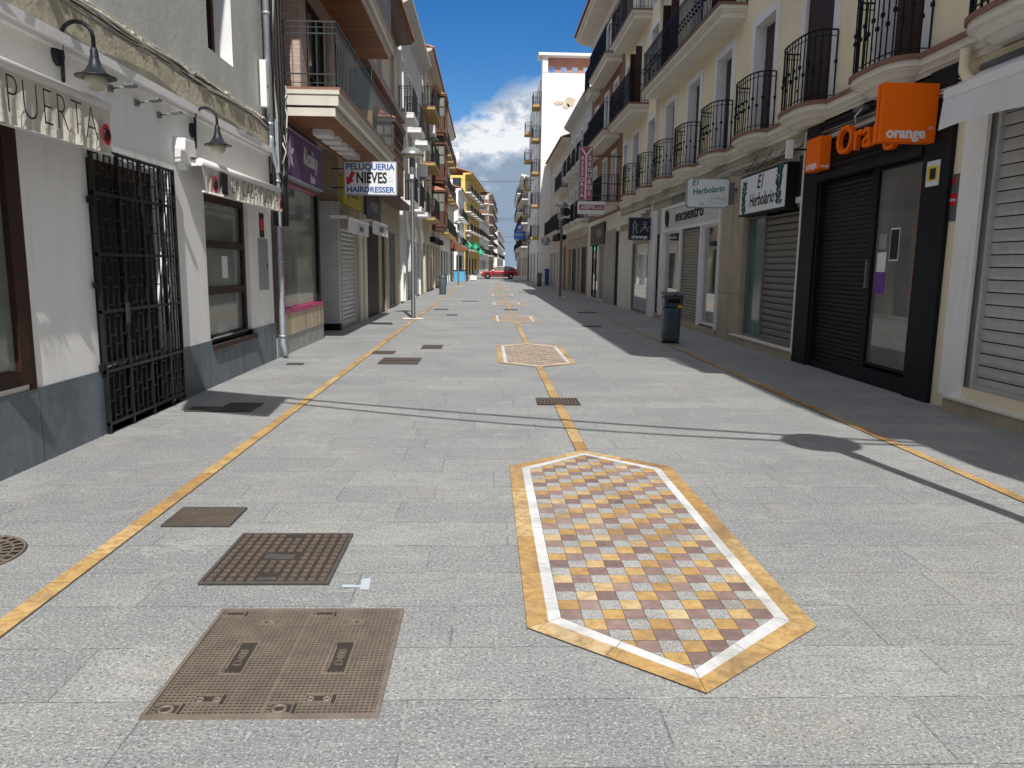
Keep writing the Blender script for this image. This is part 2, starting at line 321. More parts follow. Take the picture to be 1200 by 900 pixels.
# ------------------------------------------------------------------ mesh helpers
LOC = {}
class MB:
    def __init__(s): s.v = []; s.f = []; s.m = []; s.s = []; s.t = []
    def add(s, vs, fs, mi=0, sm=False, tone=0.0):
        n = len(s.v); s.v += [tuple(v) for v in vs]
        for f in fs: s.f.append(tuple(n+i for i in f)); s.m.append(mi); s.s.append(sm); s.t.append(tone)
        return s
    def box(s, x0, x1, y0, y1, z0, z1, mi=0, tone=0.0):
        vs = [(x, y, z) for z in (z0, z1) for y in (y0, y1) for x in (x0, x1)]
        return s.add(vs, [(0, 2, 3, 1), (4, 5, 7, 6), (0, 1, 5, 4), (2, 6, 7, 3), (0, 4, 6, 2), (1, 3, 7, 5)], mi, False, tone)
    def quad(s, a, b, c, d, mi=0, tone=0.0): return s.add([a, b, c, d], [(0, 1, 2, 3)], mi, False, tone)
    def poly(s, pts, mi=0, tone=0.0): return s.add(pts, [tuple(range(len(pts)))], mi, False, tone)
    def prism(s, poly, h0, h1, ax='z', mi=0, top=None):
        """extrude a 2D polygon; ax = extrusion axis. top = other polygon at h1"""
        top = top or poly; n = len(poly)
        def P(a, b, h): return {'z': (a, b, h), 'x': (h, a, b), 'y': (a, h, b)}[ax]
        vs = [P(a, b, h0) for a, b in poly]+[P(a, b, h1) for a, b in top]
        fs = [tuple(range(n))[::-1], tuple(range(n, 2*n))]+[(i, (i+1) % n, n+(i+1) % n, n+i) for i in range(n)]
        return s.add(vs, fs, mi)
    def tube(s, pts, r, n=6, mi=0, sm=True, caps=True):
        pts = [Vector(p) for p in pts]; rs = r if isinstance(r, (list, tuple)) else [r]*len(pts); base = len(s.v); a = None
        for i, p in enumerate(pts):
            d = (pts[min(i+1, len(pts)-1)]-pts[max(i-1, 0)]).normalized()
            if a is None: a = d.cross(Vector((0, 0, 1)) if abs(d.z) < .9 else Vector((1, 0, 0))).normalized()
            else: a = (a-d*a.dot(d)).normalized()
            b = d.cross(a).normalized()
            for k in range(n):
                t = 2*math.pi*(k+.5)/n; s.v.append(tuple(p+(a*math.cos(t)+b*math.sin(t))*rs[i]))
        for i in range(len(pts)-1):
            for k in range(n):
                s.f.append((base+i*n+k, base+i*n+(k+1) % n, base+(i+1)*n+(k+1) % n, base+(i+1)*n+k)); s.m.append(mi); s.s.append(sm and n > 4); s.t.append(0)
        if caps:
            for e in (0, len(pts)-1): s.f.append(tuple(base+e*n+k for k in range(n))); s.m.append(mi); s.s.append(False); s.t.append(0)
        return s
    def lathe(s, prof, cx, cy, cz=0, n=24, mi=0, sm=True, caps=True):
        base = len(s.v)
        for r, z in prof:
            for k in range(n): t = 2*math.pi*k/n; s.v.append((cx+r*math.cos(t), cy+r*math.sin(t), cz+z))
        for i in range(len(prof)-1):
            for k in range(n):
                s.f.append((base+i*n+k, base+i*n+(k+1) % n, base+(i+1)*n+(k+1) % n, base+(i+1)*n+k)); s.m.append(mi); s.s.append(sm); s.t.append(0)
        for e in (0, len(prof)-1):
            if caps and prof[e][0] > 1e-4: s.f.append(tuple(base+e*n+k for k in range(n))); s.m.append(mi); s.s.append(False); s.t.append(0)
        return s
    def build(s, name, mats, parent=None, bevel=0, tone=False, loc=None, normals=True):
        if not isinstance(mats, (list, tuple)): mats = [mats]
        o0 = LOC.get(parent.name, Vector((0, 0, 0))) if parent else Vector(loc or (0, 0, 0))
        me = bpy.data.meshes.new(name); me.from_pydata([tuple(Vector(v)-o0) for v in s.v], [], s.f)
        for m in mats: me.materials.append(m)
        me.polygons.foreach_set('material_index', s.m); me.polygons.foreach_set('use_smooth', s.s)
        if tone: a = me.attributes.new('tone', 'FLOAT', 'FACE'); a.data.foreach_set('value', s.t)
        if normals:
            bm = bmesh.new(); bm.from_mesh(me); bmesh.ops.recalc_face_normals(bm, faces=bm.faces); bm.to_mesh(me); bm.free()
        me.update()
        o = bpy.data.objects.new(name, me); COL.objects.link(o)
        if parent: o.parent = parent
        else: o.location = o0
        LOC[o.name] = o0
        if bevel:
            b = o.modifiers.new('bevel', 'BEVEL'); b.width = bevel; b.segments = 2; b.limit_method = 'ANGLE'
        return o
def thing(name, label, cat, loc=(0, 0, 0), group=None):
    o = bpy.data.objects.new(name, None); COL.objects.link(o); o.location = loc; LOC[o.name] = Vector(loc); o.empty_display_size = .2
    o['label'] = label; o['category'] = cat
    if group: o['group'] = group
    return o
def tag(o, label, cat, group=None):
    o['label'] = label; o['category'] = cat
    if group: o['group'] = group
    return o
def struct(o): o['kind'] = 'structure'; return o
def dup(root, loc, label, rot=None):
    r = root.copy(); COL.objects.link(r); r.location = loc; r['label'] = label
    if rot is not None: r.rotation_euler = (0, 0, rot)
    def rec(a, b):
        for ch in list(a.children):
            c = ch.copy(); COL.objects.link(c); c.parent = b; rec(ch, c)
    rec(root, r); return r
def text(body, size, M, m, name, parent=None, sx=1.0, off=0.0, ext=.003, shear=0, spacing=1.0, align='CENTER'):
    cu = bpy.data.curves.new('t', 'FONT'); cu.body = body; cu.size = size; cu.extrude = ext; cu.offset = off; cu.shear = shear
    cu.align_x = align; cu.align_y = 'CENTER'; cu.space_character = spacing; cu.resolution_u = 4
    t = bpy.data.objects.new('t', cu); COL.objects.link(t)
    dg = bpy.context.evaluated_depsgraph_get(); me = bpy.data.meshes.new_from_object(t.evaluated_get(dg)); bpy.data.objects.remove(t)
    o0 = LOC.get(parent.name, Vector((0, 0, 0))) if parent else Vector((0, 0, 0))
    me.transform(Matrix.Translation(-o0) @ M @ Matrix.Diagonal((sx, 1, 1, 1))); me.materials.clear(); me.materials.append(m)
    me.name = name; o = bpy.data.objects.new(name, me); COL.objects.link(o)
    if parent: o.parent = parent
    LOC[o.name] = o0
    return o
def frame_m(o, ex, ey, rz=0):
    ex = Vector(ex).normalized(); ey = Vector(ey).normalized(); ez = ex.cross(ey)
    m = Matrix((ex, ey, ez)).transposed().to_4x4(); m.translation = o
    return m @ Matrix.Rotation(rz, 4, 'Z')
def FACECAM(x, y, z, rz=0): return frame_m(Vector((x, y, z)), (1, 0, 0), (0, 0, 1), rz)
def ONLEFT(x, y, z, rz=0): return frame_m(Vector((x, y, z)), (0, 1, 0), (0, 0, 1), rz)
def ONRIGHT(x, y, z, rz=0): return frame_m(Vector((x, y, z)), (0, -1, 0), (0, 0, 1), rz)
def FLAT(x, y, z, rz=0): return frame_m(Vector((x, y, z)), (1, 0, 0), (0, 1, 0), rz)

# ------------------------------------------------------------------ ground
struct(MB().quad((-400, -60, 0), (400, -60, 0), (400, 1400, 0), (-400, 1400, 0)).build('ground', GROUND))
b = MB(); b.quad((-120, 88.5, .004), (120, 88.5, .004), (120, 95.5, .004), (-120, 95.5, .004)); struct(b.build('cross_street', ASPH))
def strip(x, y0, y1, w, name, skip=()):
    b = MB(); y = y0
    b.quad((x-w/2-.003, y0, .003), (x+w/2+.003, y0, .003), (x+w/2+.003, y1, .003), (x-w/2-.003, y1, .003), 1)
    while y < y1-.05:
        l = min(random.uniform(.3, .62), y1-y)
        b.quad((x-w/2+.002, y+.0015, .0068), (x+w/2-.002, y+.0015, .0068), (x+w/2-.002, y+l-.0015, .0068), (x-w/2+.002, y+l-.0015, .0068), 0, random.random()*.8); y += l
    return struct(b.build(name, [YEL, GROUT], tone=True))
strip(-2.12, -6, 86, .105, 'paving_line'); strip(3.82, -6, 86, .095, 'paving_line')
def clip(poly, hexa):
    n = len(hexa)
    for i in range(n):
        ax, ay = hexa[i]; bx, by = hexa[(i+1) % n]; out = []
        def side(p): return (bx-ax)*(p[1]-ay)-(by-ay)*(p[0]-ax)
        for j in range(len(poly)):
            p, q = poly[j], poly[(j+1) % len(poly)]; sp, sq = side(p), side(q)
            if sp >= 0: out.append(p)
            if (sp >= 0) != (sq >= 0): t = sp/(sp-sq); out.append((p[0]+(q[0]-p[0])*t, p[1]+(q[1]-p[1])*t))
        poly = out
        if len(poly) < 3: return []
    return poly
def hexa(cx, cy, hw, hs, hl): return [(cx-hw, cy-hs), (cx, cy-hl), (cx+hw, cy-hs), (cx+hw, cy+hs), (cx, cy+hl), (cx-hw, cy+hs)]
CX = .845
med_labels = ['large hexagonal stone inlay nearest the camera with yellow and purple checks', 'second hexagonal stone inlay beyond the black drain grate', 'third hexagonal stone inlay along the centre line',
              'fourth hexagonal stone inlay, level with the lamp post in shade', 'fifth hexagonal stone inlay toward the red car', 'sixth hexagonal stone inlay toward the red car', 'seventh hexagonal stone inlay toward the red car', 'last hexagonal stone inlay, closest to the red car']
prev = None
for i in range(8):
    cy = 4.475+9.2*i
    H0 = hexa(CX, cy, .655, 1.36, 1.885); H1 = hexa(CX, cy, .555, 1.305, 1.785); H2 = hexa(CX, cy, .495, 1.27, 1.72)
    t = thing('paving_medallion', med_labels[i], 'paving inlay', (CX, cy, 0), 'hexagonal paving inlays along the centre line')
    b = MB(); b.poly([(x, y, .004) for x, y in H0]); b.build('grout_bed', GROUT, t)
    for nm, A, B, m, L0 in (('yellow_border', H0, H1, YEL, .52), ('white_border', H1, H2, WHT, .6)):
        b = MB()
        for k in range(6):
            a0, a1, b0, b1 = [Vector((*p, .008)) for p in (A[k], A[(k+1) % 6], B[k], B[(k+1) % 6])]
            n = max(2, round((a1-a0).length/L0)); jit = [0]+[(j+random.uniform(-.15, .15))/n for j in range(1, n)]+[1]
            ww = (a1-a0).length
            for j in range(n):
                s0, s1 = jit[j]+.0015/ww, jit[j+1]-.0015/ww
                p = [a0.lerp(a1, s0), a0.lerp(a1, s1), b0.lerp(b1, s1), b0.lerp(b1, s0)]
                b.quad(*p, 0, min(1, max(0, random.gauss(.42, .22))))
        b.build(nm, m, t, tone=True)
    H3 = hexa(CX, cy, .4935, 1.2690, 1.7185); b = MB(); TS = .0988
    x0 = CX-.4935
    for r in range(-18, 19):
        for c in range(0, 10):
            xx = x0+c*TS; yy = cy+r*TS; g = .0012
            pl = clip([(xx+g, yy+g), (xx+TS-g, yy+g), (xx+TS-g, yy+TS-g), (xx+g, yy+TS-g)], H3)
            if not pl: continue
            k = (r-c) % 3
            tn = random.random()**1.3 if k == 0 else random.random()
            b.poly([(x, y, .008) for x, y in pl], {0: 0, 2: 1, 1: 2}[k], tn)
    b.build('check_tiles', [YELT, PUR, GRT], t, tone=True)
    if prev is not None: strip(CX, prev+1.84, cy-1.84, .11, 'paving_line')
    prev = cy
strip(CX, -6, 2.58, .135, 'paving_line') if False else None
# blue paint mark
b = MB(); b.poly([(-.72, 3.55, .004), (-.62, 3.545, .004), (-.62, 3.575, .004), (-.71, 3.58, .004)]); b.poly([(-.62, 3.52, .0041), (-.575, 3.52, .0041), (-.585, 3.66, .0041), (-.63, 3.65, .0041)])
tag(b.build('paint_mark', PAINTB), 'small pale blue paint mark on the paving beside the square cover', 'paint mark')

# ------------------------------------------------------------------ manhole covers
def twin_cover():
    x0, x1, y0, y1 = -1.215, -.375, 2.455, 3.30; t = thing('access_cover', 'large double access cover of fine brown iron grid in the foreground', 'manhole cover', ((x0+x1)/2, (y0+y1)/2, 0))
    b = MB(); w = .016; z = .012
    b.box(x0, x1, y0, y0+w, -.01, z); b.box(x0, x1, y1-w, y1, -.01, z); b.box(x0, x0+w, y0+w, y1-w, -.01, z); b.box(x1-w, x1, y0+w, y1-w, -.01, z); b.box(-.7965, -.7915, y0+w, y1-w, -.01, z)
    b.build('cover_frame', IRONR, t)
    for s, (a, c) in enumerate(((x0+w+.004, -.797), (-.791, x1-w-.004))):
        ya, yb = y0+w+.004, y1-w-.004
        b = MB(); b.box(a, c, ya, yb, -.01, .004)
        lid = b.build('lid', IRON, t)
        keep = [( (a+c)/2-.045, (a+c)/2+.045, 2.74, 3.0), ((a+c)/2-.07, (a+c)/2+.03, 2.545, 2.60), ((a+c)/2-.02, (a+c)/2+.06, 3.15, 3.19), (a+.0, a+.10, ya, ya+.07), (a, a+.1, yb-.05, yb)]
        g = MB(); p = .0185; rw = .0044
        n = int((c-a)/p); m = int((yb-ya)/p)
        def solid(x, y):
            return not any(k[0] < x < k[1] and k[2] < y < k[3] for k in keep)
        for i in range(n+1):          # long ridges
            x = a+rw/2+i*(c-a-rw)/n; y = ya; seg = None
            for j in range(m+1):
                yy = ya+j*(yb-ya)/m; ok = solid(x, yy)
                if ok and seg is None: seg = yy
                if (not ok or j == m) and seg is not None: g.box(x-rw/2, x+rw/2, seg, yy, .004, .0095); seg = None
        for j in range(m+1):
            y = ya+rw/2+j*(yb-ya-rw)/m; seg = None
            for i in range(n+1):
                xx = a+i*(c-a)/n; ok = solid(xx, y)
                if ok and seg is None: seg = xx
                if (not ok or i == n) and seg is not None: g.box(seg, xx, y-rw/2, y+rw/2, .004, .0088); seg = None
        g.build('grid_ridges', IRONR, lid)
        f = MB()
        for k in keep:
            q = .005
            f.box(k[0], k[1], k[2], k[2]+q, .004, .011); f.box(k[0], k[1], k[3]-q, k[3], .004, .011); f.box(k[0], k[0]+q, k[2]+q, k[3]-q, .004, .011); f.box(k[1]-q, k[1], k[2]+q, k[3]-q, .004, .011)
        k = keep[3]; f.lathe([(.028, .004), (.028, .010), (.018, .010), (.018, .004)], (k[0]+k[1])/2, (k[2]+k[3])/2, 0, 18, caps=False)
        for k in keep[1:3]:
            f.lathe([(.014, .004), (.014, .009), (.008, .009), (.008, .004)], k[0]+.02, (k[2]+k[3])/2, 0, 12, caps=False); f.lathe([(.014, .004), (.014, .009), (.008, .009), (.008, .004)], k[1]-.02, (k[2]+k[3])/2, 0, 12, caps=False)
        f.box((a+c)/2-.03, (a+c)/2-.025, 2.79, 2.95, .004, .009)
        f.build('raised_emblem', IRONR, lid)
        text('D400', .055, FLAT((a+c)/2+.006, 2.87, .004, math.pi/2), IRONR, 'raised_letters', lid, 1, -.0015, .004)
twin_cover()
def knob_cover(x0, x1, y0, y1, n, m, label, mk=IRONB, base=IRON, h=.009, gap=.4, centre=True, name='manhole_cover', fr=.018, group=None):
    t = thing(name, label, 'manhole cover', ((x0+x1)/2, (y0+y1)/2, 0), group)
    b = MB(); b.box(x0, x1, y0, y1, -.01, .004); b.build('lid', base, t)
    b = MB()
    b.box(x0, x1, y0, y0+fr, .004, h); b.box(x0, x1, y1-fr, y1, .004, h); b.box(x0, x0+fr, y0+fr, y1-fr, .004, h); b.box(x1-fr, x1, y0+fr, y1-fr, .004, h)
    b.build('cover_frame', IRONG, t)
    b = MB(); ex = (x1-x0-2*fr)/n; ey = (y1-y0-2*fr)/m
    for i in range(n):
        for j in range(m):
            if centre and abs(i-(n-1)/2) < 2 and abs(j-(m-1)/2) < 1: continue
            if centre and abs(i-(n-1)/2) < 1 and j in (0, m-1, 1): continue
            a = x0+fr+i*ex; c = y0+fr+j*ey; b.box(a+ex*gap/2, a+ex*(1-gap/2), c+ey*gap/2, c+ey*(1-gap/2), .004, h)
    b.build('raised_pattern', mk, t); t.location.z = .006; return t
t = knob_cover(-1.435, -.785, 3.58, 4.285, 12, 12, 'square cover with raised square studs behind the large double cover')
b = MB(); b.box(-1.2, -1.04, 3.9, 3.96, .004, .007); b.box(-1.16, -1.06, 3.62, 3.65, .004, .007); b.build('maker_plate', IRONG, t)
knob_cover(-1.975, -1.56, 4.42, 4.765, 26, 12, 'small ribbed iron cover touching the left yellow line', IRONR, gap=.55, centre=False)
knob_cover(-1.765, -1.115, 12.02, 12.82, 16, 2, 'brown rectangular cover beside the left yellow line in the middle distance', IRONB, gap=.4, centre=False)
knob_cover(-2.07, -1.68, 13.4, 13.82, 10, 2, 'small cover lying across the left yellow line', IRONB, centre=False)
knob_cover(-1.265, -.87, 14.3, 14.93, 10, 2, 'small square cover beyond the brown rectangular one, left of centre', IRONB, centre=False)
knob_cover(-3.18, -2.93, 11.85, 12.02, 6, 2, 'tiny cover close to the galvanised downpipe', IRONG, centre=False)
knob_cover(-3.25, -2.93, 8.0, 8.25, 6, 3, 'small utility cover in the wall shadow by the iron gate', IRONG, centre=False)
knob_cover(-2.93, -2.55, 8.02, 8.5, 10, 10, 'studded cover in the wall shadow by the iron gate', IRONG, centre=False)
for (x, y, w, l, lab) in ((-1.9, 27, .5, .5, 'small dark cover left of the line past the near left lamp post'), (-1.1, 33.5, .7, .5, 'thin dark cover in the far left part of the paving'), (1.9, 46, .6, .5, 'dark cover near the shadow edge far down the street'),
                         (2.6, 20.0, .5, .35, 'dark cover just inside the shade on the right'), (3.2, 26, .7, .6, 'dark cover in the shade before the right lamp post'), (-1.3, 24, .35, .35, 'small cover left of the third inlay')):
    knob_cover(x, x+w, y, y+l, 6, 2, lab, IRONG, centre=False)
def round_cover():
    cx, cy, r = -2.86, 3.95, .32; t = thing('round_manhole_cover', 'round iron manhole cover cut by the left edge of the picture', 'manhole cover', (cx, cy, 0))
    b = MB(); b.lathe([(0, .004), (r, .004), (r, -.01)], cx, cy, 0, 48); b.build('lid', IRON, t)
    b = MB()
    for k in range(5): rr = r-.005-k*.055; b.lathe([(rr, .004), (rr, .01), (rr-.012, .01), (rr-.012, .004)], cx, cy, 0, 48, caps=False)
    for k in range(28):
        a = 2*math.pi*k/28
        for r1, r2 in ((r-.06, r-.02), (r-.115, r-.075)):
            c, s_ = math.cos(a), math.sin(a); p = Vector((cx+c*(r1+r2)/2, cy+s_*(r1+r2)/2, 0)); u = Vector((c, s_, 0))*(r2-r1)/2; v = Vector((-s_, c, 0))*.012
            b.add([p-u-v+Vector((0, 0, .0095)), p+u-v+Vector((0, 0, .0095)), p+u+v+Vector((0, 0, .0095)), p-u+v+Vector((0, 0, .0095))], [(0, 1, 2, 3)])
    b.build('raised_rings', IRONR, t)
round_cover()
def drain(x0, x1, y0, y1, label, nx=12):
    t = thing('drain_grate', label, 'drain grate', ((x0+x1)/2, (y0+y1)/2, 0)); b = MB(); b.box(x0, x1, y0, y1, -.02, .0095); b.build('drain_opening', BLK, t)
    b = MB()
    for i in range(nx+1): x = x0+(x1-x0-.014)*i/nx; b.box(x, x+.014, y0, y1, .0095, .022)
    for j in range(4): y = y0+(y1-y0-.02)*j/3; b.box(x0, x1, y, y+.02, .0095, .019)
    b.build('grate_bars', IRONB, t)
drain(.6, 1.1, 8.53, 8.93, 'black iron drain grate crossing the centre line')
drain(.62, 1.12, 27.2, 27.6, 'distant drain grate crossing the centre line past the third inlay')

# ------------------------------------------------------------------ building kit
class Bld:
    """side 'L': facade looks to +x; side 'R': facade looks to -x. d > 0 is out over the street"""
    def __init__(s, name, label, side, X, y0, y1, H, body_mat, depth=9, rot=0, top=True, d_back=.5):
        s.n = 1 if side == 'L' else -1; s.X = X; s.y0 = y0; s.y1 = y1; s.H = H; s.side = side; s.db = d_back
        s.root = thing(name, label, 'building', (X, y0, 0)); s.depth = depth
        b = MB(); s.fb(b, y0+.01, y1-.01, 0, H-.02, -depth, -d_back); b.build('building_body', body_mat, s.root)
        s.rot = rot; s.root.rotation_euler[2] = rot
    def x(s, d): return s.X+s.n*d
    def fb(s, b, y0, y1, z0, z1, d0, d1, mi=0):
        xa, xb = sorted((s.x(d0), s.x(d1))); b.box(xa, xb, y0, y1, z0, z1, mi); return b
    def box(s, name, m, y0, y1, z0, z1, d0, d1, parent=None, bevel=0):
        return s.fb(MB(), y0, y1, z0, z1, d0, d1).build(name, m, parent or s.root, bevel)
    def wall(s, y0, y1, z0, z1, holes, m, name='wall', d=0, rev=.24, caps=True, revm=None):
        b = MB(); ys = sorted({y0, y1, *[min(max(h[0], y0), y1) for h in holes], *[min(max(h[1], y0), y1) for h in holes]})
        zs = sorted({z0, z1, *[min(max(h[2], z0), z1) for h in holes], *[min(max(h[3], z0), z1) for h in holes]})
        X = s.x(d); XR = s.x(d-rev); XB = s.x(-s.db)
        for i in range(len(ys)-1):
            run = None
            for j in range(len(zs)):
                solid = j < len(zs)-1 and not any(h[0] < (ys[i]+ys[i+1])/2 < h[1] and h[2] < (zs[j]+zs[j+1])/2 < h[3] for h in holes)
                if solid and run is None: run = zs[j]
                if not solid and run is not None: b.quad((X, ys[i], run), (X, ys[i+1], run), (X, ys[i+1], zs[j]), (X, ys[i], zs[j])); run = None
        for h in holes:
            ya, yb, za, zb = h[:4]; mi = 1 if revm else 0
            b.quad((X, ya, za), (XR, ya, za), (XR, ya, zb), (X, ya, zb), mi); b.quad((X, yb, za), (XR, yb, za), (XR, yb, zb), (X, yb, zb), mi)
            b.quad((X, ya, zb), (XR, ya, zb), (XR, yb, zb), (X, yb, zb), mi)
            if za > .02: b.quad((X, ya, za), (XR, ya, za), (XR, yb, za), (X, yb, za), mi)
        if caps:
            for y in (y0, y1): b.quad((X, y, z0), (XB, y, z0), (XB, y, z1), (X, y, z1))
            b.quad((X, y0, z1), (XB, y0, z1), (XB, y1, z1), (X, y1, z1)); b.quad((X, y0, z0), (XB, y0, z0), (XB, y1, z0), (X, y1, z0))
        return b.build(name, [m, revm] if revm else m, s.root, normals=False)
    def window(s, ya, yb, za, zb, fm=DWOOD, sur=None, sm=None, rec=.22, glass=None, mull=1, trans=(), shut=None, fw=.06, proud=.035, d=0, sill=False, name='window', dome=0):
        """window part: surround and frame; pane, shutter and sill are its sub-parts"""
        b = MB(); r = rec
        if sur:
            s.fb(b, ya-sur, ya, za, zb+sur, d+.002, d+proud, 1); s.fb(b, yb, yb+sur, za, zb+sur, d+.002, d+proud, 1); s.fb(b, ya, yb, zb, zb+sur, d+.002, d+proud, 1)
        s.fb(b, ya, ya+fw, za, zb, d-r, d-r+.06); s.fb(b, yb-fw, yb, za, zb, d-r, d-r+.06); s.fb(b, ya+fw, yb-fw, zb-fw, zb, d-r, d-r+.06); s.fb(b, ya+fw, yb-fw, za, za+fw, d-r, d-r+.06)
        for k in range(1, mull+1):
            if mull: yc = ya+(yb-ya)*k/(mull+1); s.fb(b, yc-fw/2, yc+fw/2, za+fw, zb-fw, d-r, d-r+.055)
        for t in trans: s.fb(b, ya+fw, yb-fw, t-fw/2, t+fw/2, d-r, d-r+.07)
        w = b.build(name, [fm, sm or fm], s.root)
        X = s.x(d-r+.012); g = MB(); g.quad((X, ya, za), (X, yb, za), (X, yb, zb), (X, ya, zb)); g.build('pane', glass or GL_D, w)
        if shut:
            if shut == 'closed': s.fb(MB(), ya+.02, yb-.02, za+.02, zb-.02, d-r+.075, d-r+.105).build('shutter', SHUT_B, w)
            elif shut == 'half': s.fb(MB(), (ya+yb)/2, yb-.01, za+.02, zb-.02, d-r+.075, d-r+.105).build('shutter', SHUT_B, w)
            elif shut == 'open':
                for y in (ya, yb): s.fb(MB(), y-.02+.03*(1 if y == ya else -1), y+.02+.03*(1 if y == ya else -1), za+.02, zb-.02, d-.1, d+.25).build('shutter', SHUT_B, w)
            else: s.fb(MB(), ya+.02, yb-.02, za+(zb-za)*(1-shut), zb-.02, d-r+.075, d-r+.105).build('roller_blind', SLATG, w)
        if sill: s.fb(MB(), ya-.08, yb+.08, za-.07, za-.002, d-.02, d+.09).build('sill', sm or CREAMP, w)
        return w
    def roller(s, ya, yb, za, zb, m=SLATG, rec=.12, pitch=.1, bulge=.022, name='roller_shutter', guide=None, d=0, handle=True):
        b = MB(); z = za; k = 0
        while z < zb-.01:
            z2 = min(z+pitch, zb); x0 = s.x(d-rec); x1 = s.x(d-rec+bulge); xg = s.x(d-rec-.008)
            za_, zb_ = z+pitch*.04, z2-pitch*.06; mid = (za_+zb_)/2
            for gi, (A, B, za1, zb1) in enumerate(((xg, x0, z, za_), (x0, x1, za_, za_+.3*(zb_-za_)), (x1, x1, za_+.3*(zb_-za_), za_+.75*(zb_-za_)), (x1, x0, za_+.75*(zb_-za_), zb_), (x0, xg, zb_, z2))):
                b.quad((A, ya, za1), (A, yb, za1), (B, yb, zb1), (B, ya, zb1), 1 if gi in (0, 4) else 0)
            z = z2
        o = b.build(name, [m, BLK], s.root, normals=False)
        g = MB(); s.fb(g, ya-.05, ya, za, zb, d-rec-.03, d-rec+.05); s.fb(g, yb, yb+.05, za, zb, d-rec-.03, d-rec+.05)
        s.fb(g, ya, yb, za, za+.05, d-rec+.02, d-rec+.045); g.build('guide_rail', guide or m, o)
        return o
    def railing(s, b, path, z0, z1, pitch=.12, r=.008, knob=True, mi=0, posts=True):
        """vertical bars along a plan path of (y, d)"""
        P = [Vector((s.x(d), y, 0)) for y, d in path]; L = [0]
        for i in range(1, len(P)): L.append(L[-1]+(P[i]-P[i-1]).length)
        def at(t):
            for i in range(1, len(P)):
                if t <= L[i]+1e-6: return P[i-1].lerp(P[i], (t-L[i-1])/max(1e-6, L[i]-L[i-1]))
            return P[-1]
        n = max(2, round(L[-1]/pitch))
        for k in range(n+1):
            p = at(L[-1]*k/n); rr = r*(1.8 if k in (0, n) else 1); b.box(p.x-rr, p.x+rr, p.y-rr, p.y+rr, z0, z1, mi)
            if knob: zk = z0+(z1-z0)*(.42 if k % 2 else .55); b.box(p.x-.02, p.x+.02, p.y-.02, p.y+.02, zk-.025, zk+.025, mi)
        for zz, q in ((z1, .016), (z0+.07, .009), (z1-.09, .009)):
            b.tube([(p.x, p.y, zz) for p in P], q, 4, mi)
    def balcony(s, ya, yb, z, proj=.5, th=.2, m=CREAMP, edge=TERRA, rail=1.0, pitch=.12, knob=False, r=.008, bow=False, mould=True, name='balcony', railm=None, fill=None):
        yc = (ya+yb)/2; hw = (yb-ya)/2; b = MB()
        if bow:
            def plan(k, off=0):   # straight ledge, then a bow
                pts = []
                for i in range(17):
                    t = math.pi*i/16; c, sn = math.cos(t), math.sin(t)
                    y = yc-math.copysign(abs(c)**.6, c)*(hw-off); d = max(.02, (abs(sn)**.7)*(proj-off)); pts.append((y, d))
                return pts
            def ring(off): return [(s.x(d), y) for y, d in plan(0, off)]
            lay = [(0, 0, z-.06, z, 1), (.03, .03, z-.135, z-.06, 0), (.07, .07, z-.165, z-.135, 0), (.09, .16, z-.235, z-.165, 0), (.2, .3, z-.30, z-.235, 0)]
            for o0, o1, za, zb, mi in lay:
                lo = [(s.x(-.0), yc-hw+o1)]+ring(o1)+[(s.x(-.0), yc+hw-o1)]; hi = [(s.x(-.0), yc-hw+o0)]+ring(o0)+[(s.x(-.0), yc+hw-o0)]
                b.prism(lo, za, zb, 'z', mi, hi)
            path = [(y, d-.05) for y, d in plan(0, 0)]; path = [(y if abs(y-yc) < hw-.05 else yc+math.copysign(hw-.05, y-yc), max(.02, d)) for y, d in path]
        else:
            s.fb(b, ya, yb, z-.05, z, .002, proj, 1)
            if mould:
                for k, (o, t0, t1) in enumerate(((.03, .05, .12), (.07, .12, .16), (.13, .16, th+.04))): s.fb(b, ya+o, yb-o, z-t1, z-t0, .002, proj-o, 0)
            else: s.fb(b, ya+.01, yb-.01, z-th, z-.05, .002, proj-.01, 0)
            path = [(ya+.05, .02), (ya+.05, proj-.05), (yb-.05, proj-.05), (yb-.05, .02)]
        o = b.build(name, [m, edge], s.root)
        if rail:
            rb = MB(); s.railing(rb, path, z, z+rail, pitch, r, knob); rb.build('railing', railm or BLKM, o)
            if fill:
                fbm = MB(); s.fb(fbm, ya+.06, yb-.06, z+.1, z+rail-.1, proj-.075, proj-.06); fbm.build('railing_screen', fill, o)
        return o
    def eave(s, z, proj=.6, m=CREAMP, y0=None, y1=None, tiles=ROOFT, steps=3, th=.35):
        y0 = s.y0 if y0 is None else y0; y1 = s.y1 if y1 is None else y1
        pr = [(-.3, z), (.002, z), (.06, z+th*.12), (.1, z+th*.3), (proj*.5, z+th*.42), (proj*.86, z+th*.6), (proj*.9, z+th*.72), (proj, z+th*.76), (proj, z+th), (-.3, z+th)]
        o = MB().prism([(s.x(a), c) for a, c in pr], y0, y1, 'y').build('cornice', m, s.root)
        if tiles:
            t = MB(); x0, x1 = s.x(proj+.1), s.x(-s.depth*.5); n = int((y1-y0)/.22); za, zb = z+th+.01, z+th+.01+.3*(s.depth*.5+proj)
            for i in range(n):
                ya = y0+(y1-y0)*i/n; w = (y1-y0)/n; q = [(x0, ya, za), (x0, ya+w*.25, za+.07), (x0, ya+w*.5, za+.09), (x0, ya+w*.75, za+.07), (x0, ya+w*.98, za)]
                q2 = [(x1, p[1], p[2]+zb-za) for p in q]; t.add(q+q2, [(j, j+1, 6+j, 5+j) for j in range(4)]+[(0, 1, 2, 3, 4)])
            t.build('tiled_roof', tiles, s.root, normals=False)
        return o
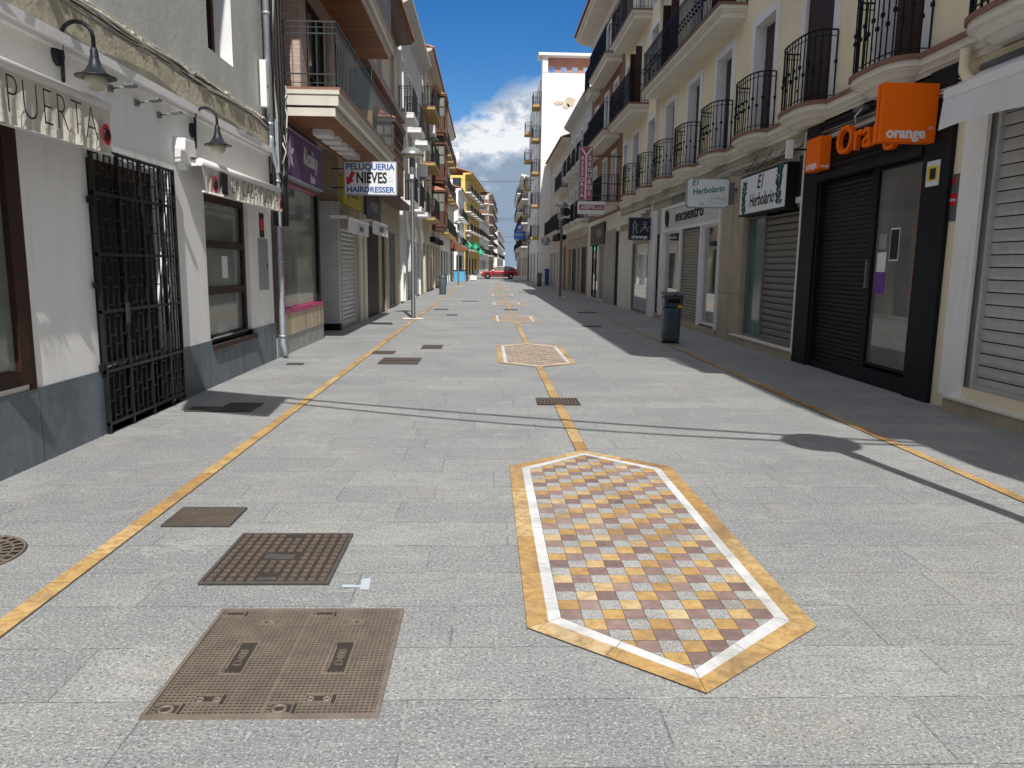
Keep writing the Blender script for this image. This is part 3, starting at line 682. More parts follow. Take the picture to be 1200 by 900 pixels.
    def course(s, z0, z1, d, m=CREAMP, y0=None, y1=None, name='string_course'):
        return s.box(name, m, s.y0 if y0 is None else y0, s.y1 if y1 is None else y1, z0, z1, .002, d)
    def bay(s, ya, yb, z0, z1, proj=.65, m=None, name='glazed_bay', rows=3, top=True, glass=None):
        """wooden enclosed balcony"""
        m = m or BRNW; b = MB(); x = s.x(proj)
        s.fb(b, ya, yb, z0-.22, z0, 0, proj); s.fb(b, ya+.05, yb-.05, z0-.4, z0-.22, 0, proj-.1); s.fb(b, ya, yb, z0, z0+.75, proj-.06, proj-.02); s.fb(b, ya, ya+.04, z0, z0+.75, 0, proj-.02); s.fb(b, yb-.04, yb, z0, z0+.75, 0, proj-.02)
        n = max(2, round((yb-ya)/.5))
        for i in range(n+1): y = ya+(yb-ya-.07)*i/n; s.fb(b, y, y+.07, z0, z1, proj-.07, proj)
        for d in (.02, proj/2-.03): s.fb(b, ya, ya+.06, z0, z1, d, d+.06); s.fb(b, yb-.06, yb, z0, z1, d, d+.06)
        for k in range(rows+1): z = z0+.75+(z1-z0-.8)*k/rows; s.fb(b, ya+.001, yb-.001, z-.03, z+.03, proj-.065, proj-.003); s.fb(b, ya+.002, ya+.05, z-.03, z+.03, 0, proj); s.fb(b, yb-.05, yb-.002, z-.03, z+.03, 0, proj)
        s.fb(b, ya-.06, yb+.06, z1, z1+.12, 0, proj+.07)
        o = b.build(name, m, s.root)
        g = MB(); s.fb(g, ya+.03, yb-.03, z0+.75, z1, .01, proj-.04); g.build('pane', glass or GL_L, o)
        if top:
            p = MB(); xa, xb = s.x(0), s.x(proj+.1); p.add([(xb, ya-.08, z1+.122), (xb, yb+.08, z1+.122), (xa, yb+.08, z1+.122), (xa, ya-.08, z1+.122), (xa, ya+.3, z1+.5), (xa, yb-.3, z1+.5)], [(0, 1, 5, 4), (0, 4, 3), (1, 2, 5), (0, 3, 2, 1)]); p.build('tiled_canopy', ROOFT, o)
        return o
def cable(name, pts, r, m, label, sag=0, seg=1, group=None, n=5):
    P = []
    for i in range(len(pts)-1):
        a, c = Vector(pts[i]), Vector(pts[i+1])
        for k in range(seg): t = k/seg; p = a.lerp(c, t); p.z -= sag*4*t*(1-t); P.append(p)
    P.append(Vector(pts[-1])); o = MB().tube(P, r, n).build(name, m)
    return tag(o, label, 'cable', group)

# ================================================================== LEFT SIDE
XL = -3.55
A = Bld('stucco_bar_building', 'old grey stucco building with white bar frontage and dark plinth at left', 'L', XL, -14, 12.62, 9.2, STUCCO)
win1 = (3.2, 5.85, .65, 2.6); gate = (6.93, 8.66, 0, 2.55); win2 = (9.7, 11.42, .53, 2.47)
A.wall(-14, 12.62, .6, 3.42, [win1, (gate[0], gate[1], .6, gate[3]), win2], WPAINT, 'white_wall', caps=True)
A.wall(-14, 12.62, 0, .6, [(win2[0], win2[1], .53, .61), (gate[0], gate[1], -.1, .61)], PLINTH, 'plinth', d=.018, rev=.25)
A.box('plinth_joint', GROUT, 5.93, 5.938, .0, .595, .0181, .0195)
A.box('ledge', WTRIM, -14, 12.62, 3.34, 3.42, .002, .1); A.box('ledge', WTRIM, -14, 12.62, 3.30, 3.34, .002, .06)
A.wall(-14, 12.62, 3.42, 3.86, [], PEEL, 'peeling_band', d=.005)
A.wall(-14, 12.62, 3.86, 9.2, [(10.2, 11.15, 4.3, 5.9), (3.2, 4.3, 4.3, 5.9), (-4, -2.9, 4.3, 5.9), (10.2, 11.15, 6.9, 8.3), (3.2, 4.3, 6.9, 8.3)], STUCCO, 'stucco_wall', d=-.03, rev=.3, revm=WTRIM)
for y in (10.2, 3.2):
    for z in (4.3, 6.9): A.window(y, y+.95 if y > 5 else y+1.1, z, z+(1.6 if z < 5 else 1.4), DWOOD, None, None, .3, GL_D, 1, fw=.09, d=-.03)
w = A.window(*win1, DWOOD, None, None, .03, GL_L, 0, fw=.12); A.box('window_frame_edge', DWOOD, 5.85, 5.92, .6, 2.66, -.02, .02, w)
w = A.window(*win2, DWOOD, None, None, .12, GL_L, 0, trans=(1.22, 1.83), fw=.1)
A.box('notice_paper', SIGNW, 10.55, 10.78, 1.38, 1.68, -.1075, -.1065, w)
A.box('sill', DWOOD, 9.72, 11.54, .47, .528, -.1, .05, w)
A.eave(9.2, .45, STUCCO, tiles=ROOFT)
b = MB(); rl = random.Random(9); y = -6.0
while y < 12.55:
    l = rl.uniform(.03, .14); d_ = rl.choice((.008, .015, .03, .045)); z_ = 3.84+rl.uniform(-.02, .015); h_ = rl.uniform(.01, .05)
    b.prism([(XL+.0, z_-h_), (XL+d_, z_-h_*.3), (XL+d_*.8, z_+.012), (XL, z_+.02)], y, y+l*.9, 'y'); y += l
b.build('broken_render_lip', PEEL, A.root)
# iron gate: flat bars in a woven brick-like pattern
def make_gate():
    t = thing('iron_gate', 'black iron grille gate of staggered bars closing the white bar doorway', 'gate', (XL, gate[0], 0))
    y0, y1 = gate[0]-.02, gate[1]+.02; zt = 2.6; x = XL+.03
    b = MB(); fw = .03
    st = [y0, y0+.47, y0+.93, y0+1.4, y1-.03]
    for y in st: b.box(x, x+.035, y, y+fw, .03, zt)
    rails = [.08, .57, 1.12, 1.64, 2.18, zt-.03]
    for z in rails: b.box(x+.003, x+.032, y0, y1, z, z+.028)
    for y in (y0, y0+.47, y0+.93): b.box(x, x+.03, y+.005, y+.025, 0, .08)
    b.build('gate_frame', GATEM, t)
    g = MB(); rr = random.Random(4)
    for i in range(4):
        a, c = st[i]+fw, st[i+1]; nb = 4
        for k in range(1, nb): y = a+(c-a)*k/nb; g.box(x+.012, x+.026, y-.004, y+.004, rails[0]+.028, rails[-1])
        for k in range(nb):
            for j in range(5):
                za, zb = rails[j]+.028, rails[j+1]; m = 2 if zb-za > .45 else 2
                for q in range(1, m+1): z = za+(zb-za)*(q-.5+.33*(-1 if k % 2 else 1))/m; g.box(x+.013, x+.025, a+(c-a)*k/nb+.004, a+(c-a)*(k+1)/nb-.004, z, z+.012)
    g.build('grille_bars', GATEM, t)
    h = MB()
    for z in (.6, 1.35, 2.1): h.box(XL+.02, x+.03, y0-.05, y0, z, z+.06)
    h.build('hinge', BLK, t); MB().box(x+.035, x+.05, y0+.44, y0+.5, 1.0, 1.2).build('lock_plate', DGREY, t)
make_gate()
dr = A.box('door', DWOOD, gate[0], gate[1], .0, gate[3], -.245, -.2); A.box('door_panel', BLK, gate[0]+.1, (gate[0]+gate[1])/2-.05, .1, 2.4, -.199, -.18, dr); A.box('door_panel', BLK, (gate[0]+gate[1])/2+.05, gate[1]-.1, .1, 2.4, -.199, -.18, dr)
# awnings with lettered valances
def valance(name, label, y0, y1, xo, ztop, zbot, words, size, tx, extra, arm=False):
    t = thing(name, label, 'awning', (XL+xo, y0, 0)); x = XL+xo
    MB().tube([(x, y0, ztop+.03), (x, y1, ztop+.03)], .045, 12).build('roller_tube', WPLAST, t)
    b = MB(); n = int((y1-y0)/.025); m = 6; rr = random.Random(len(words)); ph = [rr.uniform(0, 6) for _ in range(4)]
    def dx(y, v): return xo*0+ .014*math.sin(y*19+ph[0])*v+.010*math.sin(y*43+ph[1]+3*v)*v+.02*math.sin(y*6+ph[2])*v
    for i in range(n):
        for j in range(m):
            ya, yb = y0+(y1-y0)*i/n, y0+(y1-y0)*(i+1)/n; va, vb = j/m, (j+1)/m
            P = [(x+.02+dx(y, v), y, ztop+(zbot-ztop)*v) for y, v in ((ya, va), (yb, va), (yb, vb), (ya, vb))]; b.add(P, [(0, 1, 2, 3)], 0, True)
    v = b.build('valance', CANVAS, t, normals=False)
    MB().tube([(x+.02, y0, zbot), (x+.02, y1, zbot)], .012, 6).build('hem_bar', WPLAST, v)
    for i in range(2): MB().box(XL, x, y0+.05+(y1-y0-.15)*i, y0+.1+(y1-y0-.15)*i, ztop-.01, ztop+.06).build('bracket', WPLAST, t)
    c = MB(); P = [(XL+.01, y0, ztop+.1), (XL+.01, y1, ztop+.1), (x, y1, ztop+.075), (x, y0, ztop+.075)]; c.poly(P); c.build('canvas_top', CANVAS, t)
    h = (ztop-zbot)
    for wd, yc, sz in words: text(wd, sz, ONLEFT(x+.062, yc, (ztop+zbot)/2), INK, 'lettering', v, tx, -.0105 if sz > .35 else -.005, .001, 0, 1.15)
    for (yc, q) in extra:
        e = MB(); e.lathe([(0, 0), (q, 0)], 0, 0, 0, 20, caps=False); 
        e.v = [(x+.064, yc+p[0]*.9, (ztop+zbot)/2-.04+p[1]) for p in e.v]; o = e.build('round_emblem', RED, v)
        e = MB(); e.tube([(x+.067, yc+q*.5*math.cos(k*.8), (ztop+zbot)/2-.04+q*.5*math.sin(k*.8)) for k in range(9)], .012, 5); e.tube([(x+.067, yc-q*.3, (ztop+zbot)/2-.07), (x+.067, yc+q*.3, (ztop+zbot)/2)], .012, 5); e.build('emblem_mark', INK, o)
    return t
valance('awning', 'rolled awning with off-white valance lettered LA PUERTA above the big left window', 2.9, 6.98, .2, 2.9, 2.52, [('LA PUERTA', 5.35, .33)] if False else [('LA CABA', 4.3, .4), ('PUERTA', 6.05, .4)], .3, .78, [(6.8, .09)])
valance('awning', 'rolled awning with off-white valance lettered LA CABA PUERTA over the brown window', 8.95, 12.25, .25, 2.7, 2.4, [('LA CABA PUERTA', 10.9, .3)], .25, .8, [(9.25, .1), (12.1, .09)])
b = MB(); b.box(XL+.3, XL+.302, 9.5, 9.72, 2.42, 2.68); tag(b.build('bow_tie_banner', BLK), 'narrow black strip hanging on the far lettered valance', 'banner')
# alarm siren
def siren():
    t = thing('alarm_box', 'white alarm siren box on the wall left of the far awning', 'alarm', (XL, 8.95, 2.7))
    MB().prism([(8.86, 2.7), (9.14, 2.7), (9.17, 2.86), (9.14, 2.98), (8.86, 2.98), (8.83, 2.86)], XL, XL+.14, 'x').build('casing', WPLAST, t, .015)
    MB().prism([(8.93, 2.64), (9.07, 2.64), (9.1, 2.7), (8.9, 2.7)], XL, XL+.1, 'x').build('light_strip', SIGNW, t)
siren()
# gooseneck wall lamps
def wall_lamp():
    t = thing('wall_lamp', '', 'wall lamp', (0, 0, 0)); 
    MB().lathe([(.0, 0), (.12, 0), (.12, .03), (.08, .06), (0, .06)], 0, 0, 0, 18).build('wall_plate', ANTH, t)
    t.children[0].rotation_euler = (0, math.pi/2, 0)
    b = MB(); P = [(.06, 0, -.28), (.065, 0, 0), (.07, 0, .16)]
    for k in range(9): a = math.pi*k/8; P.append((.07+.19*(1-math.cos(a)), 0, .20+.17*math.sin(a)))
    P.append((.45, 0, .08)); b.tube(P, .024, 10); b.tube([(.0, 0, 0), (.065, 0, 0)], .025, 10); b.lathe([(0, -.3), (.022, -.29), (.022, -.25), (0, -.24)], .06, 0, 0, 10)
    b.build('arm', ANTH, t)
    MB().lathe([(.025, .1), (.045, .06), (.05, -.02), (.075, -.1), (.12, -.17), (.19, -.215), (.235, -.225), (.235, -.238), (.18, -.235), (.1, -.18)], .45, 0, 0, 28).build('lamp_shade', ANTH, t)
    MB().lathe([(0, -.2), (.105, -.2), (.125, -.25), (.12, -.31), (.08, -.36), (.03, -.38), (0, -.382)], .45, 0, 0, 24).build('glass_globe', GLOBE, t)
    return t
wl = wall_lamp(); wl.location = (XL, 6.6, 3.12); wl['label'] = 'gooseneck wall lamp with bell shade near the top left corner'; wl['group'] = 'gooseneck wall lamps on the bar wall'
wl.location.z = 3.26; wl.scale = (.68, .68, .72); dup(wl, (XL, 9.42, 3.15), 'gooseneck wall lamp above the white alarm box'); dup(wl, (XL, 3.6, 3.26), 'gooseneck wall lamp over the big window beyond the left edge')
def spot():
    t = thing('spotlight', '', 'spotlight', (0, 0, 0)); MB().box(0, .03, -.03, .03, -.03, .03).build('wall_mount', GREYM, t)
    b = MB(); b.tube([(.02, -.015, 0), (.16, -.015, .02)], .005, 5); b.tube([(.02, .015, 0), (.16, .015, .02)], .005, 5); b.build('arm', GREYM, t)
    MB().prism([(.14, .035), (.25, .045), (.25, .02), (.15, .01)], -.05, .05, 'y').build('lamp_head', GREYM, t, .006); return t
sp = spot(); sp.location = (XL, 7.45, 3.19); sp['label'] = 'flat grey spotlight on the white wall, nearest the first gooseneck lamp'; sp['group'] = 'spotlights over the gate'
dup(sp, (XL, 7.98, 3.17), 'flat grey spotlight on the white wall, middle one of three'); dup(sp, (XL, 8.5, 3.15), 'flat grey spotlight on the white wall, nearest the far gooseneck lamp')
# meter box and plaque
t = thing('meter_box', 'grey metal meter box set in the white wall beside the brown window', 'meter box', (XL, 12.1, 1.5))
MB().box(XL, XL+.012, 11.86, 12.36, 1.17, 1.97).build('box_door', SIGNG, t, .003); MB().box(XL+.012, XL+.02, 12.28, 12.31, 1.5, 1.58).build('latch', DGREY, t)
t = thing('wall_plaque', 'small dark red plaque above the grey meter box', 'plaque', (XL, 12.1, 2.1)); MB().box(XL, XL+.01, 11.98, 12.2, 1.99, 2.36).build('plate', INK, t); MB().box(XL+.01, XL+.012, 12.0, 12.18, 2.1, 2.28).build('emblem', RED, t)
# galvanised downpipe on the corner
def pipe():
    t = thing('downpipe', 'galvanised rain pipe bending down the corner of the stucco building', 'downpipe', (XL, 12.5, 0)); x = XL+.09; b = MB()
    b.tube([(x, 12.46, 9.2), (x, 12.46, 3.6)], .05, 12); b.build('upper_pipe', GALV, t)
    MB().tube([(x, 12.46, 3.68), (x, 12.48, 3.45), (x, 12.72, 3.15), (x, 12.76, 2.95), (x, 12.76, .25), (x+.05, 12.74, .03)], .048, 12).build('lower_pipe', GALV, t)
    for z, y in ((.35, 12.76), (1.6, 12.76), (2.9, 12.76), (3.75, 12.46), (5.4, 12.46), (7, 12.46)): MB().lathe([(.051, 0), (.06, 0), (.06, .04), (.051, .04)], x, y, z, 12, caps=False).build('pipe_clip', GALV, t)
pipe()
# cable bundles along the facade
rc = random.Random(3)
for i in range(11):
    zo = rc.uniform(-.07, .1); pts = []; y = -8.0
    while y < 12.5: pts.append((XL+.03+.012*i*rc.random()+.02, y, 3.74+zo+rc.uniform(-.018, .018))); y += rc.uniform(.5, .9)
    pts.append((XL+.06, 12.55, 3.7+zo)); cable('facade_cable', pts, rc.choice((.006, .009, .012)), rc.choice((CABLEG, CABLEB, CABLEG, CABLEW)), 'telephone cable strung along the band under the grey stucco', group='cables along the left facade')
for i in range(6):
    x = XL+.05+.03*i; y = 12.66+.05*i; pts = [(x, y, 8.5)]+[(x+rc.uniform(-.02, .02), y+rc.uniform(-.02, .02), 8-.45*k) for k in range(12)]+[(x, y, 2.2)]
    cable('hanging_cable', pts, rc.choice((.012, .02, .03)), rc.choice((CABLEB, CABLEB, CABLEG)), 'black cable running down the corner beside the purple sign', group='cables down the building corner')
for i in range(4):
    o = Vector((XL+.2, 13.0, 4.3)); pts = [o+Vector((rc.uniform(-.02, .05), -.02*k+rc.uniform(-.04, .04), .2*math.sin(k*.7+i)-.09*k)) for k in range(14)]
    cable('loose_cable', pts, .011, rc.choice((CABLEW, CABLEB, CABLEG)), 'loose looping cable under the balcony corner by the purple sign', group='loose cables under the balcony')
t = thing('junction_box', 'narrow white junction box on the corner left of the balcony', 'junction box', (XL, 12.55, 4.3)); MB().box(XL, XL+.1, 12.3, 12.42, 4.0, 4.7).build('casing', WPLAST, t, .01); MB().box(XL+.1, XL+.104, 12.33, 12.39, 4.3, 4.34).build('lid_screw', GREYM, t)

# building B: pink framed shop under big balconies
Bb = Bld('pink_shop_building', 'brick building with wood-lined balconies over the pink framed shop', 'L', XL, 12.64, 20.95, 10.6, TILEP, d_back=1.2)
Bb.wall(12.64, 16.25, 0, 4.3, [(13.2, 16.1, .66, 3.0)], BRICKB, 'shop_wall', d=0, rev=.3)
Bb.box('stone_base', GSTONE, 12.66, 16.25, 0, .33, .002, .03); Bb.box('slatted_panel', PLANKC, 12.95, 16.2, .33, .72, .002, .045)
w = Bb.window(13.2, 16.1, .72, 3.0, MAGENTA, None, None, .06, GL_L, 0, fw=.035); Bb.box('frame_sill', MAGENTA, 13.1, 16.15, .715, .80, -.05, .06, w); Bb.box('frame_post', MAGENTA, 13.08, 13.2, .72, 3.05, -.06, .04, w); Bb.box('frame_post', BLK, 15.98, 16.1, .8, 3.0, -.06, .02, w)
text('HAIR', .2, ONLEFT(XL-.04, 14.2, 2.86), DGREY, 'window_lettering', w, .9, 0, .001)
# recess and tiled pillar
Bb.box('recess_back_wall', BRICKK, 16.25, 18.2, 0, 4.3, -1.1, -1.0); Bb.box('recess_step', BLK, 16.3, 18.2, 0, .05, -1.0, -.3)
Bb.box('tiled_pillar', TILEW, 18.2, 18.42, .16, 3.05, -1.0, .0); Bb.box('pillar_base', BLK, 18.19, 18.42, 0, .16, -1.0, .005)
Bb.wall(18.42, 20.95, 0, 4.3, [(18.5, 20.5, .08, 2.7)], BSTONE, 'shop_wall', d=0, rev=.25)
Bb.box('lintel_wall', BRICKK, 16.25, 18.42, 3.05, 4.3, -1.0, -.6)
Bb.roller(18.55, 20.45, .08, 2.55, SLATG, .04, .11); Bb.box('shutter_box', BSTONE, 18.45, 20.52, 2.55, 2.75, -.1, .05)
# upper floors
Bb.box('side_wall', BRICKB, 12.66, 14.55, 4.3, 10.6, -1.3, -1.2+.15)
for k, z in enumerate((4.55, 7.45)):
    holes = [(15.2, 17.4, z, z+2.2), (18.1, 19.6, z, z+2.2)]
    Bb.wall(14.55, 20.95, z-.3, z+2.6, holes, TILEP, 'upper_wall', d=.05, rev=.2)
    Bb.box('tile_pier', TILEP, 14.53, 15.0, z, z+2.55, -.6, .12)
    for h in holes: Bb.window(*h, DWOOD, None, None, .18, GL_T, 2, trans=(z+.8,), fw=.07, d=.05)
    # slab, moulding and soffit
    b = MB(); Bb.fb(b, 13.35, 21.1, z-.12, z-.05, 0, 1.02, 0); Bb.fb(b, 13.37, 21.08, z-.30, z-.12, 0, 1.0, 0); Bb.fb(b, 13.40, 21.05, z-.47, z-.33, 0, .94, 0); Bb.fb(b, 13.37, 21.08, z-.05, z, 0, 1.03, 1)
    o = b.build('balcony', [mat('dull_balcony_edge', (.6, .57, .5), .8, 0, .1, 2, .1, 40, .3, (.3, .26, .2)), TERRA], Bb.root)
    Bb.box('wooden_soffit', SOFFIT, 13.45, 21.0, z-.49, z-.472, .05, .9, o); Bb.box('soffit_return', SOFFIT, 13.45, 21.0, z-.35, z-.33, .9, .93, o)
    rb = MB(); Bb.railing(rb, [(13.4, -.3), (13.4, .97), (21.05, .97), (21.05, 0)], z, z+1.05, .135, .0055, False)
    rb.box(Bb.x(-.1), Bb.x(.97), 13.39, 13.41, z+.85, z+.87); rb.box(Bb.x(-.1), Bb.x(.97), 13.39, 13.41, z+.2, z+.22); rb.build('railing', DGREY, o)
    if k == 0:
        for i in range(5): Bb.box('soffit_vent', WTRIM, 14.5+i*.72, 14.95+i*.72, z-.6, z-.492, .3, .62, o)
        Bb.box('privacy_screen', GL_T, 18.55, 18.58, z+.65, z+1.6, .25, .8, o); Bb.box('screen_base', OCHRE, 18.55, 18.58, z+.05, z+.64, .25, .8, o)
Bb.eave(10.35, .35, CREAMP, 12.7, 20.95)
# purple fascia sign
def purple():
    t = thing('shop_sign', 'glossy purple shop sign with a lilac flower above the pink framed window', 'shop sign', (XL, 12.9, 3.1)); x = XL+.14
    MB().box(XL, x, 12.72, 15.95, 3.08, 3.86).build('sign_panel', PURPLE, t)
    b = MB(); b.box(XL, x+.012, 12.69, 12.72, 3.05, 3.89); b.box(XL, x+.012, 12.72, 15.98, 3.05, 3.08); b.box(XL, x+.012, 12.72, 15.98, 3.86, 3.885); b.build('sign_trim', SIGNG, t)
    fl = MB()
    for k in range(6):
        a = k*math.pi/3+.3; c = Vector((x+.004, 13.4, 3.47)); u = Vector((0, math.cos(a), math.sin(a))); v = Vector((0, -math.sin(a), math.cos(a)))
        fl.poly([c, c+u*.16+v*.07, c+u*.33, c+u*.16-v*.07])
    fl.build('flower_emblem', mat('lilac', (.6, .54, .68), .4, .1), t)
    text('Reality', .44, ONLEFT(x+.004, 14.95, 3.55), mat('pewter_letters', (.55, .52, .55), .4, .2), 'sign_lettering', t, .95, .006, .012)
    text('hair', .22, ONLEFT(x+.004, 15.1, 3.2), mat('lilac', (.42, .36, .5)), 'sign_lettering', t, 1.1, .006, .01)
purple()
# yellow and grey fascia signs, valances
t = thing('shop_sign', 'yellow fascia sign with dark letters behind the hairdresser sign', 'shop sign', (XL, 18.5, 3)); MB().box(XL, XL+.08, 18.55, 21.3, 3.02, 3.68).build('sign_panel', YSIGN, t); text('JUANY S', .42, ONLEFT(XL+.082, 19.9, 3.4), INK, 'sign_lettering', t, .95, .004, .006)
t = thing('shop_sign', 'slate grey fascia sign with pale letters beside the yellow sign', 'shop sign', (XL, 22.3, 3)); MB().box(XL, XL+.08, 22.1, 25.0, 2.95, 3.66).build('sign_panel', DGREY, t); text('MODAS', .34, ONLEFT(XL+.082, 23.5, 3.3), SIGNG, 'sign_lettering', t, 1.1, .004, .006)
def small_awning(y0, y1, z, xo, words, label):
    t = thing('awning', label, 'awning', (XL, y0, z)); x = XL+xo
    b = MB(); b.poly([(XL+.05, y0, z+.12), (XL+.05, y1, z+.12), (x, y1, z), (x, y0, z)]); b.build('canvas_top', CANVASG, t)
    v = MB(); n = 30
    for i in range(n): ya, yb = y0+(y1-y0)*i/n, y0+(y1-y0)*(i+1)/n; q = lambda y: .02*math.sin(y*9); v.add([(x, ya, z), (x, yb, z), (x+q(yb), yb, z-.33), (x+q(ya), ya, z-.33)], [(0, 1, 2, 3)], 0, True)
    o = v.build('valance', CANVASG, t, normals=False); MB().tube([(x, y0, z+.01), (x, y1, z+.01)], .03, 8).build('front_bar', WPLAST, t); MB().box(XL, x, y0, y0+.04, z-.02, z+.05).build('arm', WPLAST, t)
    text(words, .22, ONLEFT(x+.03, (y0+y1)/2+.2, z-.17), INK, 'lettering', o, 1.1, .003, .001)
small_awning(17.3, 20.2, 2.62, .42, 'Juany S', 'small grey awning with a lettered flap over the roller shutter')
small_awning(20.9, 23.9, 2.75, .42, 'MODAS', 'small grey awning with a lettered flap over the black doorway')
# hairdresser sign
def hair_sign():
    y = 17.5; x0, x1, z0, z1 = -3.26, -2.06, 3.14, 3.88; t = thing('hanging_sign', 'white double-sided sign reading PELUQUERIA NIEVES HAIRDRESSER', 'hanging sign', ((x0+x1)/2, y, z0))
    MB().box(x0, x1, y, y+.14, z0, z1).build('sign_box', SIGNG, t, .008); f = MB().box(x0+.025, x1-.025, y-.003, y-.001, z0+.025, z1-.025).build('sign_face', SIGNW, t)
    xc = (x0+x1)/2
    text('PELUQUERIA', .19, FACECAM(xc, y-.004, z1-.125), BLUEI, 'lettering', f, 1.0, .006, .001); text('HAIRDRESSER', .175, FACECAM(xc, y-.004, z0+.115), BLUEI, 'lettering', f, 1.0, .006, .001)
    text('NIEVES', .33, FACECAM(xc+.03, y-.004, (z0+z1)/2), INK, 'lettering', f, .68, .011, .001)
    a = MB(); c = Vector((x0+.15, y-.005, 3.5)); u = Vector((-.45, 0, -.89)).normalized(); v = Vector((.89, 0, -.45)).normalized()
    a.poly([c+u*.17, c-u*.0+v*.1, c-u*.0+v*.045, c-u*.17+v*.045, c-u*.17-v*.045, c-v*.045, c-v*.1]); a.build('red_arrow', RED, f)
    e = MB(); rr = random.Random(2)
    for k in range(9): a0 = k*.7; e.tube([(x1-.14+.06*math.cos(a0+q*.5)*(.5+.5*k/9), y-.006, 3.5+.07*math.sin(a0+q*.5)*(.5+.5*k/9)) for q in range(3)], .002, 4)
    e.build('faint_head_drawing', SIGNG, f)
    b = MB(); b.tube([(XL, y+.07, 3.72), (x0, y+.07, 3.72)], .015, 6); b.tube([(XL, y+.07, 3.3), (x0, y+.07, 3.3)], .015, 6); b.build('support_bar', DGREY, t)
hair_sign()

# building C2
C = Bld('beige_apartment_house', 'beige house with black shop doorway and brown wooden window bay on the left', 'L', XL, 20.97, 30.75, 9.9, OFFW2)
C.wall(20.97, 30.75, 0, 3.75, [(22.5, 24.85, 0, 2.72), (25.6, 26.6, 0, 2.75), (27.6, 29.4, 0, 2.75), (21.35, 21.6, .1, 2.7)], BSTONE, 'stone_ground_floor')
for z in (.9, 1.8, 2.72, 3.3): C.box('stone_joint', GROUT, 24.86, 30.75, z, z+.012, .001, .0035) if z > 2.7 else C.box('stone_joint', GROUT, 24.86, 25.6, z, z+.012, .001, .0035)
C.box('dark_doorway', BLK, 22.5, 24.85, 0, 2.72, -.06, -.01); C.box('door', DWOOD, 25.6, 26.6, 0, 2.75, -.09, -.05)
w = C.window(27.6, 29.4, 0.02, 2.75, GREYM, None, None, .09, GL_L, 1); C.box('column', CREAMP, 20.98, 21.34, 0, 3.0, .002, .06); C.box('column', CREAMP, 21.8, 22.2, 0, 3.0, .002, .05)
C.course(3.72, 3.95, .42, BRNW, 21.0, 30.75, 'brown_ledge')
hz = [(22.2, 23.1), (25.0, 26.0), (28.4, 29.4)]
C.wall(20.97, 30.75, 3.75, 7.1, [(a, c, 4.3, 6.3) for a, c in hz[:1]+hz[2:]]+[(24.3, 26.6, 4.0, 6.3)], OFFW2, 'upper_wall'); C.wall(20.97, 30.75, 7.1, 9.9, [(a, c, 7.6, 9.2) for a, c in hz], OFFW2, 'upper_wall')
C.course(7.05, 7.3, .28, BRNW, name='brown_ledge')
for a, c in hz[:1]+hz[2:]: C.window(a, c, 4.3, 6.3, DWOOD, .1, OFFW2, shut='closed')
for a, c in hz: C.window(a, c, 7.6, 9.2, DWOOD, .1, OFFW2, shut='half')
C.bay(24.2, 26.9, 4.15, 5.95, .62); C.balcony(21.3, 23.6, 4.1, .5, .15, BRNW, TERRA, mould=False); C.eave(9.9, .6, BRNW, th=.18)
# building D
D = Bld('white_balcony_house', 'pale three storey house with small white-edged balconies behind the near left lamp post', 'L', XL, 30.78, 41.2, 11.7, OFFW)
gh = [(31.6, 33.0, 0, 2.7), (33.9, 35.4, 0, 2.7), (36.3, 37.5, 0, 2.9), (38.4, 40.4, 0, 2.7)]
D.wall(30.78, 41.2, 0, 3.6, gh, OFFW, 'ground_floor_wall', revm=WTRIM)
for i, h in enumerate(gh):
    if i in (0, 3): D.roller(h[0]+.05, h[1]-.05, .03, 2.6, SLATG)
    else: D.window(h[0], h[1], .03, h[3], DWOOD, None, None, .2, GL_D, 1)
cs = [32.0, 35.3, 38.8]
for k, z in enumerate((4.15, 7.55)):
    hs = [(c-.55, c+.55, z, z+2.25) for c in cs]; D.wall(30.78, 41.2, z-.55 if k == 0 else 6.9, 6.9 if k == 0 else 11.7, hs, OFFW, 'upper_wall', revm=WTRIM)
    for h in hs: D.window(*h, WTRIM, .13, WTRIM, .2, GL_D, 1, shut='half')
    for c in cs: D.balcony(c-1.0, c+1.0, z, .6, .2, WHITER, WTRIM, 1.0, .11, mould=False, r=.01)
D.eave(11.3, .55, OFFW, tiles=None, steps=4, th=.6); D.box('drainpipe', WPLAST, 31.05, 31.17, .1, 11.2, .002, .12)
b = MB(); b.box(D.x(-3), D.x(-.6), 33, 39, 11.7, 13.2); b.build('rooftop_room', WHITER, D.root)
t = thing('air_conditioner', 'white air conditioner unit hung high on the left between balconies', 'air conditioner', (D.x(0), 40.6, 6)); MB().box(D.x(0), D.x(.35), 40.2, 41.0, 6.1, 6.75).build('casing', WPLAST, t, .01); MB().box(D.x(.02), D.x(.5), 40.15, 41.05, 6.0, 6.06).build('bracket', GREYM, t)
